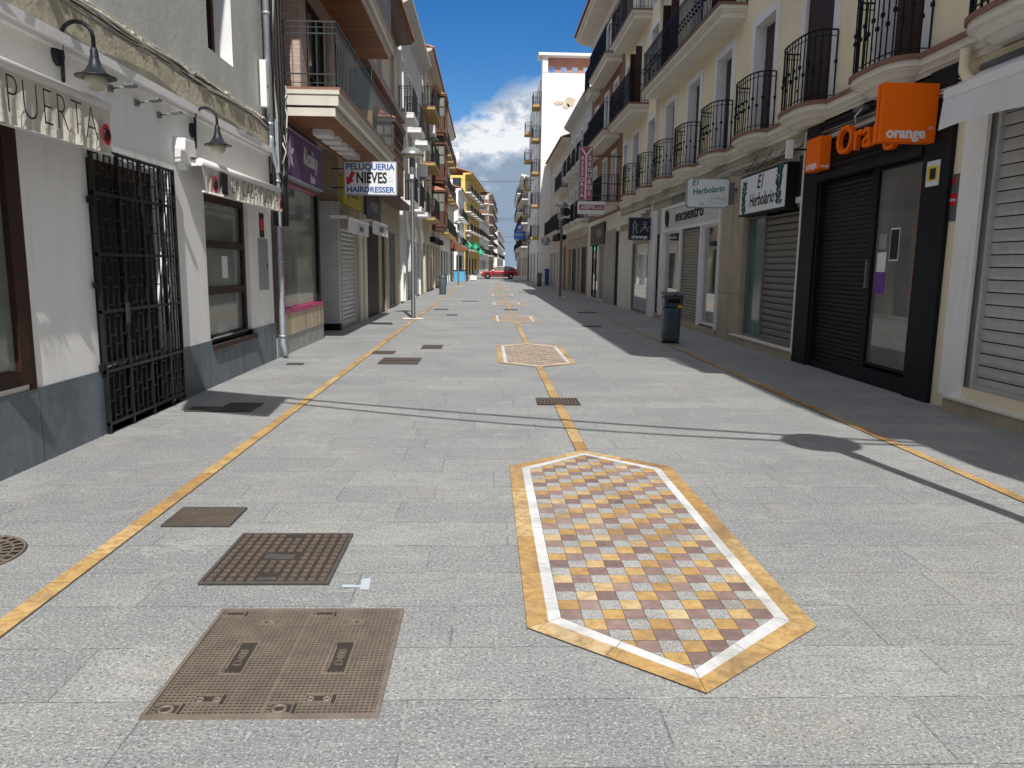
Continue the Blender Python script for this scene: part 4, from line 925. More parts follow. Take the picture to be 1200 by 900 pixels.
# building E: wooden bays
E_ = Bld('wooden_bay_house', 'tall house with stacked brown wooden bays and ochre balcony edges on the left', 'L', XL, 41.25, 57.5, 12.4, SAND)
gh = [(y, y+1.5, 0, 2.8) for y in (42, 44.6, 47.2, 49.8, 52.4, 55)]
E_.wall(41.25, 57.5, 0, 3.7, gh, SAND, 'ground_floor_wall')
for i, h in enumerate(gh): E_.roller(h[0]+.05, h[1]-.05, .03, 2.7, SLATC) if i % 2 else E_.window(h[0], h[1], .03, 2.8, DWOOD, None, None, .2, GL_D, 1)
for k, z in enumerate((4.2, 7.1, 10.0)):
    zt = (3.7, 6.6, 9.5, 12.4); ws = [42.3, 45.0, 49.5, 54.2]
    hs = [(y, y+1.1, z, z+2.0) for y in ws]; E_.wall(41.25, 57.5, zt[k], zt[k+1], hs, SAND, 'upper_wall')
    for h in hs: E_.window(*h, DWOOD, .1, CREAMP, shut='half')
    E_.balcony(41.9, 46.4, z, .7, .18, OCHRE, TERRA, 1.0, .14, mould=False, r=.012); E_.balcony(53.6, 56.6, z, .7, .18, OCHRE, TERRA, 1.0, .16, mould=False, r=.012)
    E_.bay(48.7, 51.6, z, z+1.95, .85, rows=2, top=(k == 2 or k == 0))
E_.eave(12.4, .6, SAND); 
for i in range(5): E_.box('window_hood', BLK, 47.0+i*2.0, 47.7+i*2.0, 3.0, 3.3, .002, .35)
t = thing('air_conditioner', 'second white air conditioner above the wooden bay house balconies', 'air conditioner', (E_.x(0), 47.2, 9)); MB().box(E_.x(0), E_.x(.35), 46.9, 47.7, 9.2, 9.9).build('casing', WPLAST, t, .01); MB().box(E_.x(.02), E_.x(.5), 46.85, 47.75, 9.1, 9.16).build('bracket', GREYM, t)
def simple(name, label, side, X, y0, y1, H, m, bays, floors, rot=0, proj=.6, edge=OCHRE, slab=None, gf=3.6, roof=ROOFT, top=None, long=False, sur=WTRIM, depth=9, eave=.45, shutm=None, seed=1, gfm=None):
    rr = random.Random(seed); B = Bld(name, label, side, X, y0, y1, H, m, depth, rot)
    w = (y1-y0)/bays; gh = [(y0+w*(i+.5)-w*.32, y0+w*(i+.5)+w*.32, 0, 2.75) for i in range(bays)]
    B.wall(y0, y1, 0, gf, gh, gfm or m, 'ground_floor_wall')
    for i, h in enumerate(gh):
        if rr.random() < .5: B.roller(h[0]+.05, h[1]-.05, .03, 2.7, rr.choice((SLATG, SLATC, SLATD)), pitch=.14)
        else: B.window(h[0], h[1], .03, 2.75, rr.choice((DWOOD, GREYM)), None, None, .2, rr.choice((GL_D, GL_L)), 1)
    fh = (H-gf)/floors
    for k in range(floors):
        z = gf+fh*k+.5; hs = [(y0+w*(i+.5)-.5, y0+w*(i+.5)+.5, z, z+min(2.1, fh-.8)) for i in range(bays)]
        B.wall(y0, y1, gf+fh*k, gf+fh*(k+1), hs, m, 'upper_wall')
        for h in hs: B.window(*h, DWOOD, .1, sur, .2, GL_D, 1, shut=rr.choice((None, 'half', .5, .3)))
        if long: B.balcony(y0+.6, y1-.6, z, proj, .2, slab or m, edge, 1.0, .2, mould=False, r=.014)
        else:
            for i in range(bays): B.balcony(y0+w*(i+.5)-w*.38, y0+w*(i+.5)+w*.38, z, proj, .18, slab or m, edge, 1.0, .17, mould=False, r=.013)
    B.eave(H, eave, m if not top else top, tiles=roof); return B
simple('white_corner_house', 'white house with blue-grey balconies before the yellow building on the left', 'L', XL, 57.55, 73, 13.0, WHITER, 4, 3, seed=3, edge=OCHRE, slab=OCHRE, roof=ROOFT)
simple('low_terrace_house', 'lower sand coloured house behind the brown cafe awning', 'L', XL-.3, 73.05, 87.5, 7.6, SAND, 3, 1, seed=4)
simple('white_gabled_house', 'small white house across the side street in front of the yellow building', 'L', -3.75, 97, 113, 10.8, WHITER, 4, 2, seed=5, rot=-.02, edge=WTRIM, roof=ROOFT)
Y_ = simple('yellow_apartment_building', 'bright yellow apartment building with red tiled roof down the street on the left', 'L', -3.5, 118, 146, 15.2, YELR, 5, 4, seed=6, rot=-.07, edge=WHITER, slab=WHITER, proj=.9, depth=14, eave=1.0)
Y_.box('whitewashed_end_wall', WHITER, 117.93, 117.99, 2, 14.6, -9, -1.4)
for k in range(4): Y_.box('end_loggia', GL_D, 117.9, 117.93, 4.2+k*2.9, 6.1+k*2.9, -1.9, -.6)
b = MB(); b.tube([(Y_.x(-1.5), 121, 17), (Y_.x(-1.5), 121, 19)], .25, 8); b.build('chimney', WHITER, Y_.root)
simple('white_narrow_house', 'narrow white house just past the yellow apartment building', 'L', -1.8, 147, 186, 10.5, WHITER, 7, 2, seed=7, rot=-.05)
AP = simple('apartment_tower', 'beige seven storey apartment tower with brown balconies far down the street', 'L', .2, 190, 226, 18.8, OFFW2, 6, 6, seed=8, rot=-.045, edge=TERRA, slab=WHITER, proj=1.2, long=True, depth=10, roof=TERRA, eave=.8)
for k in range(6): AP.balcony(188.6, 189.9, 4.1+k*2.53, .0+.01, .2, WHITER, TERRA, 0, mould=False); 
for k in range(6):
    z = 4.1+k*2.53; AP.box('end_balcony', WHITER, 188.9, 189.98, z-.2, z, -2.6, 0); AP.box('end_balcony_parapet', TERRA, 188.9, 188.96, z, z+.9, -2.6, 0); AP.box('end_window', GL_L, 189.9, 189.97, z+.9, z+2, -2.2, -.8)
simple('distant_white_house', 'far white row house on the left near the end of the street', 'L', 3.0, 230, 330, 11.5, WHITER, 12, 2, seed=9, rot=-.04)

# cafe terrace: brown awning with blue counter and bins
t = thing('cafe_awning', 'brown cafe awning over the terrace on the left before the side street', 'awning', (-3.2, 74.5, 0))
MB().prism([(-3.95, 4.3), (-1.95, 3.2), (-1.95, 2.95), (-3.95, 2.95)], 73.3, 77.3, 'y').build('canopy', mat('brown_canvas', (.22, .08, .04), .9), t)
for y in (73.5, 77.1):
    for x in (-3.7, -2.05): MB().box(x, x+.08, y, y+.08, 0, 2.95).build('post', BLK, t)
t = thing('drinks_counter', 'light blue counter under the brown cafe awning', 'counter', (-3, 75, 0)); MB().box(-3.3, -2.2, 74.4, 75.0, 0, 1.05).build('counter_body', LBLUE, t, .02); MB().box(-3.35, -2.15, 74.35, 75.05, 1.05, 1.12).build('counter_top', BLK, t)
t = thing('display_cabinet', 'tall pale glass cabinet standing behind the blue counter', 'cabinet', (-3, 76, 0)); MB().box(-3.1, -2.5, 75.6, 76.2, 0, 2.6).build('cabinet_body', SIGNW, t, .02); MB().box(-3.05, -2.55, 75.58, 75.6, 1.2, 2.5).build('cabinet_glass', GL_T, t)
# green pharmacy crosses
def cross(x, y, z, s, m, label, inner=True, w=.14):
    t = thing('pharmacy_cross', label, 'pharmacy sign', (x, y, z)); a = s/2; q = s/6
    P = [(x-q, z-a), (x+q, z-a), (x+q, z-q), (x+a, z-q), (x+a, z+q), (x+q, z+q), (x+q, z+a), (x-q, z+a), (x-q, z+q), (x-a, z+q), (x-a, z-q), (x-q, z-q)]
    MB().prism(P, y, y+w, 'y').build('cross_body', m, t); MB().prism([(x+(p[0]-x)*.55, z+(p[1]-z)*.55) for p in P], y-.01, y-.002, 'y').build('cross_inlay', SIGNW if m is BLUEP else mat('pale_green', (.1, .5, .3)), t)
    return t
cross(-1.95, 83, 3.75, .95, GREENP, 'green pharmacy cross nearest the cafe awning'); cross(-1.35, 87, 3.7, .95, GREENP, 'green pharmacy cross in the middle of the three'); cross(-.85, 97, 3.3, 1.0, GREENP, 'green pharmacy cross farthest right of the three')
t = thing('cross_bracket', 'thin bar carrying the nearest green pharmacy cross', 'bracket', (-3, 83, 3)); MB().tube([(-3.85, 83.07, 3.9), (-2.4, 83.07, 3.9)], .04, 6).build('bar', BLK, t)
# raised pole carrying the others

# ================================================================== RIGHT SIDE
XR = 5.45
R0 = simple('low_house', 'low plain house behind the camera on the right', 'R', XR, -26, -.95, 5.6, OFFW2, 7, 1, roof=None, seed=11, proj=.1, eave=.15)
R1 = simple('narrow_house', 'narrow plain house right of the camera beside the cream building', 'R', XR, -.9, 2.35, 11.1, OFFW2, 1, 3, roof=None, seed=12, proj=.3, eave=.1)
P = Bld('cream_balcony_building', 'long cream apartment building with bow balconies above the shops on the right', 'R', XR, 2.4, 31.2, 13.0, CREAM, d_back=1.0)
shops = [(5.0, 8.26, .3, 3.36), (9.4, 12.42, .0, 3.02), (13.02, 15.98, .16, 2.7), (17.5, 24.9, .14, 2.66), (25.45, 28.15, .08, 2.45)]
P.wall(2.4, 8.7, 0, 3.95, shops[:1], CREAM, 'ground_floor_wall', rev=.6, revm=GREYM); P.wall(8.7, 12.98, 0, 3.95, shops[1:2], CREAM, 'ground_floor_wall', rev=.6, revm=BLK); P.wall(12.98, 31.2, 0, 3.95, shops[2:], BSTONE, 'stone_ground_floor', rev=.6)
# first floor ledge following the balconies
b = MB(); P.fb(b, 2.4, 31.2, 4.19, 4.25, .002, .15, 1); P.fb(b, 2.4, 31.2, 4.1, 4.19, .002, .12, 0); P.fb(b, 2.4, 31.2, 4.03, 4.1, .002, .07, 0); P.fb(b, 2.4, 31.2, 3.95, 4.03, .002, .03, 0); b.build('string_course', [CREAMP, TERRA], P.root)
cs = [5.2, 7.72, 10.3, 12.88, 15.4, 17.95, 20.5, 23.1, 25.65, 28.3]
for k, (z, z0, z1) in enumerate(((4.25, 3.95, 6.95), (7.15, 6.95, 9.95), (10.15, 9.95, 13.0))):
    hs = [(c-.55, c+.55, z, z+2.2) for c in cs]+[(30.0, 30.7, z+.9, z+2.1)]
    P.wall(2.4, 31.2, z0, z1, hs, CREAM, 'upper_wall', rev=.32, revm=WTRIM)
    for i, h in enumerate(hs):
        if k == 0 and i == 3:
            w = P.window(*h, SHUT_B, .17, WTRIM, .3, GL_D, 1, shut=None, fw=.08)
            for q in (-1, 1): P.fb(MB(), 12.88+q*.28-.275, 12.88+q*.28+.275, z+.02, z+2.18, -.06, -.02).build('shutter', DWOOD, w)
        else: P.window(*h, DWOOD, .17, WTRIM, .3, GL_D, 1, shut='open' if k == 1 and i in (5, 7, 9) else ('closed' if i % 3 else 'half'), fw=.08)
for c in cs: P.balcony(c-.76, c+.76, 4.25, .47, rail=1.05, bow=True, knob=True, pitch=.115, r=.0075, m=CREAMP)
P.balcony(16.6, 24.7, 7.15, .62, .24, rail=1.05, pitch=.12, knob=True); P.balcony(26.4, 30.9, 7.15, .7, .24, rail=1.05, pitch=.12, knob=True); P.balcony(3.0, 14.5, 7.15, .6, .24, rail=1.05, pitch=.13, knob=False)
P.balcony(16.6, 24.7, 10.15, .62, .24, rail=1.05, pitch=.13); P.balcony(26.4, 30.9, 10.15, .7, .24, rail=1.05, pitch=.13); P.balcony(3.0, 14.5, 10.15, .6, .24, rail=1.05, pitch=.15)
P.eave(13.0, .7, CREAMP, steps=4, th=.45)
P.box('drainpipe', CREAMP, 24.75, 24.83, 4.3, 13, .002, .1)
o = MB().tube([(XR-.14, 8.62, 4.05), (XR-.14, 8.62, 3.82), (XR-.16, 8.5, 3.7), (XR-.16, 8.36, 3.62)], .06, 12).build('elbow_pipe', CREAM, P.root)
GL_O = glass_mat('shop_glass', (.16, .165, .16), .03, .2, 1.0)
# shop 0: metal shutter
P.roller(5.05, 8.12, .3, 3.3, SLATG, .06, .135, .006); P.box('painted_pilaster', WPAINT, 8.27, 8.66, .16, 3.3, .002, .035); P.box('shutter_jamb', GREYM, 8.17, 8.262, .3, 3.3, -.12, -.02)
P.box('door_step', BSTONE, 4.8, 8.42, 0, .15, .002, .12); P.box('door_step_tread', CREAMP, 4.8, 8.44, .15, .175, -.58, .14); P.box('sill_block', BSTONE, 4.9, 8.3, .176, .3, -.58, -.24)
t = thing('poster_plate', 'small metal plate with red band on the cream pillar right of the phone shop', 'notice', (XR, 8.9, 2.3)); x = XR
MB().box(x-.008, x, 8.72, 8.9, 2.18, 2.72).build('plate', GREYM, t); MB().box(x-.010, x-.0082, 8.73, 8.89, 2.36, 2.5).build('red_band', RED, t); MB().box(x-.010, x-.0082, 8.77, 8.84, 2.6, 2.68).build('red_square', RED, t)
text('Alarma', .06, ONRIGHT(x-.0105, 8.81, 2.43), SIGNW, 'lettering', t, .75, .001, .0005)
# white awning at the right edge
def right_awning():
    t = thing('awning', 'white folded awning above the metal shutter at the right edge', 'awning', (XR, 6, 3.3)); y0, y1 = 2.9, 8.12; x = XR-.62; zf = 3.44
    MB().poly([(XR-.02, y0, 3.8), (XR-.02, y1+.3, 3.8), (x, y1, zf), (x, y0, zf)]).build('canvas_top', CANVASG, t)
    MB().box(x-.03, x+.03, y0, y1, zf-.05, zf+.05).build('front_bar', WPLAST, t, .01)
    v = MB(); n = 50
    for i in range(n):
        ya, yb = y0+(y1-y0)*i/n, y0+(y1-y0)*(i+1)/n; q = lambda y: .012*math.sin(y*7)+.03*math.sin(y*2.1); h = lambda y: .3+.015*math.sin(y*4)
        v.add([(x-.02, ya, zf-.05), (x-.02, yb, zf-.05), (x-.02+q(yb), yb, zf-.05-h(yb)), (x-.02+q(ya), ya, zf-.05-h(ya))], [(0, 1, 2, 3)], 0, True)
    v.build('valance', CANVASG, t, normals=False); MB().box(x, XR, y1-.06, y1-.02, 3.4, 3.44).build('arm', WPLAST, t)
    MB().tube([(XR-.05, y0, 3.8), (XR-.05, y1+.3, 3.8)], .05, 10).build('roller_tube', GREYM, t)
right_awning()
# black phone shop
P.box('black_pilaster', CLAD, 8.85, 9.4, 0, 3.98, .002, .06); P.box('black_pilaster', CLAD, 12.42, 12.96, 0, 3.98, .002, .06); P.box('black_fascia', CLAD, 9.4, 12.42, 3.02, 3.98, .002, .03)
for k in range(9): P.box('fascia_slat', CLAD, 9.4, 12.42, 3.2+k*.085, 3.245+k*.085, .03, .055)
P.box('fascia_rail', CLAD, 9.4, 12.42, 3.02, 3.12, .03, .09)
P.roller(10.8, 12.38, .1, 3.0, SLATD, .1, .07, .012, guide=BLK); P.box('door_post', BLK, 10.62, 10.75, .12, 3.02, -.1, -.03)
w = P.window(9.42, 10.62, .26, 3.0, BLK, None, None, .07, GL_O, 0, fw=.03)
P.box('orange_panel', ORANGE, 9.45, 9.6, .35, 2.75, -.054, -.052, w); P.box('poster', mat('purple_poster', (.15, .05, .33), .6), 10.28, 10.52, 1.28, 1.58, -.054, -.052, w); P.box('poster', SIGNW, 10.28, 10.52, 1.58, 1.85, -.054, -.052, w); P.box('poster', INK, 10.0, 10.2, 1.75, 2.15, -.054, -.052, w); P.box('poster_border', SIGNW, 9.985, 10.215, 1.73, 2.17, -.0565, -.0555, w); P.box('poster', SIGNG, 10.3, 10.5, 1.9, 2.1, -.054, -.052, w)
P.box('door_handle', GREYM, 10.66, 10.7, 1.35, 1.75, -.03, .02); P.box('door_step', CLAD, 9.41, 11.5, 0, .22, -.55, .02); P.box('step_tread', CLAD, 11.5, 12.41, 0, .1, -.55, -.02)
t = thing('notice_sticker', 'small yellow notice sticker on the black pilaster', 'notice', (XR, 9.1, 2.7)); MB().box(XR-.064, XR-.06, 9.03, 9.3, 2.62, 2.92).build('sticker', SIGNW, t); MB().box(XR-.066, XR-.0642, 9.05, 9.28, 2.68, 2.86).build('yellow_field', mat('sticker_yellow', (.8, .6, .05), .5), t); MB().box(XR-.068, XR-.0662, 9.1, 9.22, 2.7, 2.83).build('pictogram', INK, t)
t = thing('shop_letters', 'large orange letters spelling Orange on the black fascia', 'shop sign', (XR, 10.6, 3.5)); text('Orang', .58, ONRIGHT(XR-.1, 10.85, 3.5), ORANGE, 'letters', t, 1.15, .004, .035)
text('e', .58, ONRIGHT(XR-.1, 9.72, 3.5), ORANGE, 'letters', t, 1.15, .004, .035)
def flag_sign(x0, x1, y, z0, z1, th, label, txt, size, edgem=ORANGE, group=None, gap=True):
    t = thing('projecting_sign', label, 'hanging sign', ((x0+x1)/2, y, z0), group)
    MB().box(x0, x1, y, y+th*.4, z0, z1).build('front_panel', ORANGE, t, .002)
    if gap: MB().box(x0+.02, x1-.02, y+th*.4, y+th*.6, z0+.02, z1-.02).build('core', BLK, t); MB().box(x0, x1, y+th*.6, y+th, z0, z1).build('back_panel', ORANGE, t, .002)
    text(txt, size, FACECAM(x0+(x1-x0)*.46, y-.003, z0+(z1-z0)*.15), SIGNW, 'lettering', t, 1.0, .006, .001); text('TM', size*.3, FACECAM(x0+(x1-x0)*.9, y-.003, z0+(z1-z0)*.24), SIGNW, 'trade_mark', t, 1, 0, .001)
    MB().tube([(x1, y+th*.5, z1-.12), (XR, y+th*.5, z1-.12)], .02, 6).build('support_arm', BLK, t)
flag_sign(4.70, 5.375, 9.17, 3.13, 3.81, .15, 'square orange sign projecting from the black shopfront, lettered orange', 'orange', .172)
t = thing('square_sign', 'small orange square lettered orange at the far end of the black fascia', 'shop sign', (XR, 12.3, 3.4)); MB().box(XR-.24, XR-.062, 12.0, 12.52, 3.17, 3.68).build('panel', ORANGE, t, .006); text('orange', .15, ONRIGHT(XR-.242, 12.28, 3.25), SIGNW, 'lettering', t, .9, .004, .001); text('orange', .055, FACECAM(XR-.15, 11.997, 3.22), SIGNW, 'lettering', t, .9, .002, .001)
MB().tube([(XR-.06, 12.9, 3.6), (XR-.32, 12.9, 3.6)], .015, 6).build('rod', BLK, t); MB().box(XR-.42, XR-.32, 12.86, 12.94, 3.45, 3.75).build('small_lamp', WPLAST, t)
# herb shop
P.box('pale_edge_strip', CREAMP, 12.965, 13.02, .1, 3.9, .002, .07)
P.roller(13.3, 14.9, .2, 2.64, SLATB, .09, .125, .02); w = P.window(14.98, 15.95, .2, 2.66, GREYM, None, None, .13, GL_T, 0, fw=.04); P.box('notice_paper', mat('mint_paper', (.4, .6, .52)), 15.25, 15.5, 1.45, 1.72, -.283, -.281, w)
P.window(13.04, 13.25, .2, 2.66, GREYM, None, None, .1, GL_M, 0, fw=.03); P.box('door_step', BSTONE, 12.98, 16.3, 0, .16, .002, .1); P.box('step_tread', CREAMP, 12.98, 16.3, .16, .185, -.5, .12)
P.box('louvre_vent', SLATD, 12.99, 13.28, 2.85, 3.55, .002, .03); P.box('vent_frame', CREAMP, 12.99, 13.28, 2.75, 2.85, .002, .05)
t = thing('shop_sign', 'white fascia sign with leaf sprays reading El Herbolario', 'shop sign', (XR, 15, 3)); MB().box(XR-.22, XR, 13.3, 15.75, 2.66, 3.46).build('sign_box', BLK, t); f = MB().box(XR-.225, XR-.2205, 13.33, 15.72, 2.7, 3.42).build('sign_face', SIGNW, t)
text('El', .36, ONRIGHT(XR-.227, 14.62, 3.25), INK, 'lettering', f, .95, .007, .001, .25, 1.25); text('Herbolario', .34, ONRIGHT(XR-.227, 14.5, 2.92), INK, 'lettering', f, .86, .007, .001, .25)
def sprig(parent, yc, zc, s, seed):
    b = MB(); rr = random.Random(seed); x = XR-.228; st = [(x, yc+.04*math.sin(k*.5), zc+(k/8-.5)*s) for k in range(9)]; b.tube(st, .004, 4)
    for k in range(8):
        for q in (-1, 1):
            for h in range(2):
                a = q*(.8+rr.uniform(-.3, .5)); L_ = .24*s*rr.uniform(.8, 1.3); c = Vector(st[k])+Vector((0, 0, h*.03)); u = Vector((0, math.sin(a), math.cos(a))); v = Vector((0, math.cos(a), -math.sin(a)))
                b.poly([c, c+u*L_*.5+v*L_*.22, c+u*L_, c+u*L_*.5-v*L_*.22])
    b.build('leaf_spray', DGREENI, parent)
sprig(f, 15.45, 3.0, .62, 1); sprig(f, 13.62, 3.1, .66, 2)
def herb_flag():
    y = 16.5; x0, x1, z0, z1 = 4.31, 5.24, 2.9, 3.52; t = thing('hanging_sign', 'white rounded sign reading El Herbolario with a herb basket drawing', 'hanging sign', ((x0+x1)/2, y, z0))
    q = .05; Pp = [(x0+q, z0), (x1-q, z0), (x1, z0+q), (x1, z1-q), (x1-q, z1), (x0+q, z1), (x0, z1-q), (x0, z0+q)]
    MB().prism(Pp, y, y+.12, 'y').build('sign_box', SIGNG, t); f = MB().prism([( (x0+x1)/2+(a-(x0+x1)/2)*.96, (z0+z1)/2+(c-(z0+z1)/2)*.94) for a, c in Pp], y-.003, y-.001, 'y').build('sign_face', SIGNW, t)
    text('El', .17, FACECAM(x0+.17, y-.005, z1-.10, .08), GREENI, 'lettering', f, .95, .004, .001, .2, 1.25); text('Herbolario', .175, FACECAM(x0+.47, y-.005, z1-.25, .13), GREENI, 'lettering', f, .9, .004, .001, .2)
    text('SD', .07, FACECAM(x0+.34, y-.005, z0+.085), DGREENI, 'emblem', f, 1.2, 0, .001)
    b = MB(); br = mat('faded_brown_ink', (.35, .25, .19)); c = (x1-.24, z0+.15)
    b.tube([(c[0]+.16*math.cos(a), y-.005, c[1]+.0+.2*math.sin(a)) for a in [math.pi*k/10 for k in range(11)]], .003, 4); b.tube([(c[0]+.21*math.cos(a), y-.005, c[1]+.05*math.sin(a)) for a in [2*math.pi*k/16 for k in range(17)]], .003, 4)
    for k in range(10): a = math.pi*(k+.5)/10; b.tube([(c[0]+.05*math.cos(a), y-.005, c[1]+.02), (c[0]+.11*math.cos(a), y-.005, c[1]+.12*math.sin(a))], .002, 4)
    b.build('basket_drawing', br, f)
    MB().tube([(x1, y+.06, 3.3), (XR, y+.06, 3.3)], .03, 8).build('support_arm', GREYM, t); MB().box(x1+.02, x1+.12, y+.02, y+.1, 2.98, 3.45).build('mount_plate', GREYM, t)
herb_flag()
P.box('stone_pilaster', BSTONE, 16.0, 17.46, .0, 3.7, .002, .03); P.box('pilaster_joint', GROUT, 16.7, 16.71, 0, 3.7, .0302, .0315); P.box('pilaster_joint', GROUT, 16.0, 17.46, 1.05, 1.06, .0302, .0315)
# white framed fashion shop
b = MB(); 
for (a, c, z0, z1) in ((17.5, 17.62, .14, 3.4), (19.0, 19.14, .14, 2.66), (21.05, 21.2, .14, 2.66), (23.15, 23.5, .14, 3.4), (17.62, 23.15, 2.66, 2.74), (17.62, 23.15, 3.32, 3.4), (24.2, 24.9, 0, 3.4)): P.fb(b, a, c, z0, z1, .003, .07)
b.build('shopfront_frame', WTRIM, P.root); P.box('fascia_board', mat('pale_grey_board', (.6, .6, .6), .4), 17.62, 23.15, 2.74, 3.32, .003, .04)
P.window(17.62, 19.0, .2, 2.66, WTRIM, None, None, .05, GL_M, 0); P.window(21.2, 23.15, .2, 2.66, WTRIM, None, None, .05, GL_M, 0); P.roller(19.2, 21.0, .16, 2.64, SLATC, .04, .08, .012)
P.box('shop_base', BSTONE, 17.5, 24.9, 0, .16, .002, .05); P.window(23.5, 24.2, .2, 2.66, WTRIM, None, None, .12, GL_D, 0)
t = thing('shop_letters', 'black raised letters of encuentro on the pale shop fascia', 'shop sign', (XR, 20.5, 3)); text('encuentro', .46, ONRIGHT(XR-.05, 20.4, 3.05), INK, 'letters', t, 1.35, .002, .01, 0, 1.1)
b = MB(); b.prism([(22.75, 2.8), (22.95, 2.95), (22.98, 3.15), (22.85, 3.3), (22.75, 3.1), (22.68, 3.25), (22.6, 3.1), (22.65, 2.9)], XR-.08, XR-.041, 'x'); b.build('figure_emblem', INK, t)
for k in range(3): P.box('transom_grille', GREYM, 17.7+k*1.7, 19.1+k*1.7, 3.42, 3.8, .003, .03)
# Charanga shop
w = P.window(25.45, 28.15, .08, 2.45, GREYM, None, None, .03, GL_M, 0, fw=.02); P.box('plain_pilaster', CREAMP, 28.15, 31.0, 0, 3.0, .002, .06); P.box('column', CREAMP, 24.95, 25.4, 0, 3.8, .002, .03)
t = thing('cornice_slats', 'pale slanted slat canopy above the dark square sign', 'canopy', (XR, 26, 3.2))
for k in range(4): MB().box(XR-.15-.12*k, XR-.08-.12*k, 25.2, 31, 3.05-.12*k+.45, 3.12-.12*k+.45).build('slat', CREAMP, t)
MB().box(XR-.5, XR, 25.2, 25.25, 3.1, 3.2).build('arm', GREYM, t)
def charanga():
    y = 24.9; x0, x1, z0, z1 = 4.63, 5.37, 2.48, 3.22; t = thing('hanging_sign', 'square navy sign with white line figures lettered charanga', 'hanging sign', ((x0+x1)/2, y, z0))
    MB().box(x0, x1, y, y+.1, z0, z1).build('sign_box', GREYM, t, .006); f = MB().box(x0+.025, x1-.025, y-.003, y-.001, z0+.025, z1-.025).build('sign_face', NAVY, t)
    text('charanga', .15, FACECAM((x0+x1)/2, y-.005, z0+.115), SIGNW, 'lettering', f, 1.0, .004, .001); b = MB(); cx = (x0+x1)/2-.16; cz = (z0+z1)/2+.03
    def T(pts, r=.006): b.tube([(cx+a*1.3, y-.006, cz+c*1.3) for a, c in pts], r*1.3, 4)
    T([(-.06, .06), (-.04, .11), (0, .13), (.04, .11), (.06, .06), (.03, .0), (-.03, .0), (-.06, .06)]); T([(-.01, .13), (-.01, .2)]); T([(-.03, 0), (-.05, -.12)]); T([(.03, 0), (.05, -.12)]); T([(-.05, -.12), (-.02, -.12)]); T([(.05, -.12), (.08, -.12)]); T([(-.03, .06), (.03, .06)])
    cx += .33; T([(-.05, .1), (-.03, .15), (.02, .15), (.04, .1), (0, .06), (-.05, .1)]); T([(0, .06), (-.02, -.02), (.05, -.03), (.09, -.1)]); T([(-.02, -.02), (-.08, -.04), (-.12, -.11)]); T([(.0, .03), (.08, .0), (.12, .04)]); T([(-.02, .02), (-.1, .0)])
    b.build('line_figures', SIGNW, f); c = MB(); c.tube([(x1, y+.05, z1-.05), (XR, y+.05, z1-.05)], .012, 6); c.tube([(x1, y+.05, z0+.05), (XR, y+.05, z0+.05)], .012, 6); c.build('support_bar', BLK, t)
charanga()
# cables under the ledge
rc = random.Random(8)
for i in range(9):
    zo = rc.uniform(-.12, .12); pts = []; y = 2.5
    while y < 30: pts.append((XR-.04-.015*rc.random(), y, 3.78+zo+rc.uniform(-.015, .015))); y += rc.uniform(.8, 1.5)
    cable('facade_cable', pts, rc.choice((.006, .008, .013)), rc.choice((CABLEW, CABLEW, CABLEG, CABLEB)), 'cable strung under the ledge of the cream building', group='cables along the right facade')
for i in range(4):
    y0 = 12.9+.8*i; cable('drooping_cable', [(XR-.06, y0, 3.85), (XR-.1, y0+1.6, 3.72)], .007, CABLEB, 'thin black cable drooping above the leaf-decorated fascia sign', .22, 10, 'drooping cables above the herb shop')
t = thing('wall_floodlight', 'small white fitting on a bracket left of the orange square', 'wall fitting', (XR, 10.9, 3.9)); MB().box(XR-.16, XR-.02, 10.9, 11.15, 3.86, 3.92).build('bracket', GREYM, t); MB().tube([(XR-.14, 10.9, 3.88), (XR-.2, 11.0, 3.78), (XR-.08, 11.2, 3.72)], .014, 6).build('loop_cable', CABLEW, t)

# brown house
Q = Bld('brown_rendered_house', 'tall brown rendered house with stepped white balcony slabs on the right', 'R', XR, 31.22, 41.0, 13.0, BROWNR)
Q.wall(31.22, 41.0, 0, 3.9, [(31.35, 32.1, 0, 3.1), (35.1, 36.9, .05, 2.6), (37.1, 39.3, .05, 3.0)], CREAMP, 'ground_floor_wall', rev=.3)
Q.box('marble_pilaster', GSTONE, 32.2, 35.0, 0, 3.2, .002, .04); Q.roller(31.4, 32.05, 0, 3.1, SLATD, .05, .08); Q.box('shop_door', mat('tan_door', (.3, .22, .15), .6), 35.1, 36.9, .05, 2.6, -.1, -.06); Q.window(37.1, 39.3, .05, 3.0, BLK, None, None, .06, GL_M, 1, fw=.04)
t = thing('shop_sign', 'brown fascia board with pale letters below the pink vertical sign', 'shop sign', (XR, 37, 3)); MB().box(XR-.1, XR, 34.9, 39.4, 2.65, 3.65).build('sign_panel', BRSIGN, t); text('VOGUE', .5, ONRIGHT(XR-.102, 36.4, 3.2), SIGNG, 'lettering', t, 1.0, .006, .005)
wc = [33.2, 35.7, 38.9]
for k, (z, z0, z1) in enumerate(((4.35, 3.9, 7.0), (7.25, 7.0, 10.0), (10.25, 10.0, 13.0))):
    hs = [(c-.5, c+.5, z, z+2.1) for c in wc]; Q.wall(31.22, 41.0, z0, z1, hs, BROWNR, 'upper_wall', rev=.3, revm=WTRIM)
    for h in hs: Q.window(*h, DWOOD, .15, WTRIM, .28, GL_D, 1, shut=None)
    Q.balcony(31.9, 36.9, z, .75, .3, CREAMP, TERRA, 1.05, .14, r=.01); 
    if k: Q.balcony(38.0, 39.9, z, .6, .3, CREAMP, TERRA, 1.05, .14, r=.01)
Q.eave(12.7, .95, CREAMP, steps=4, th=.6)
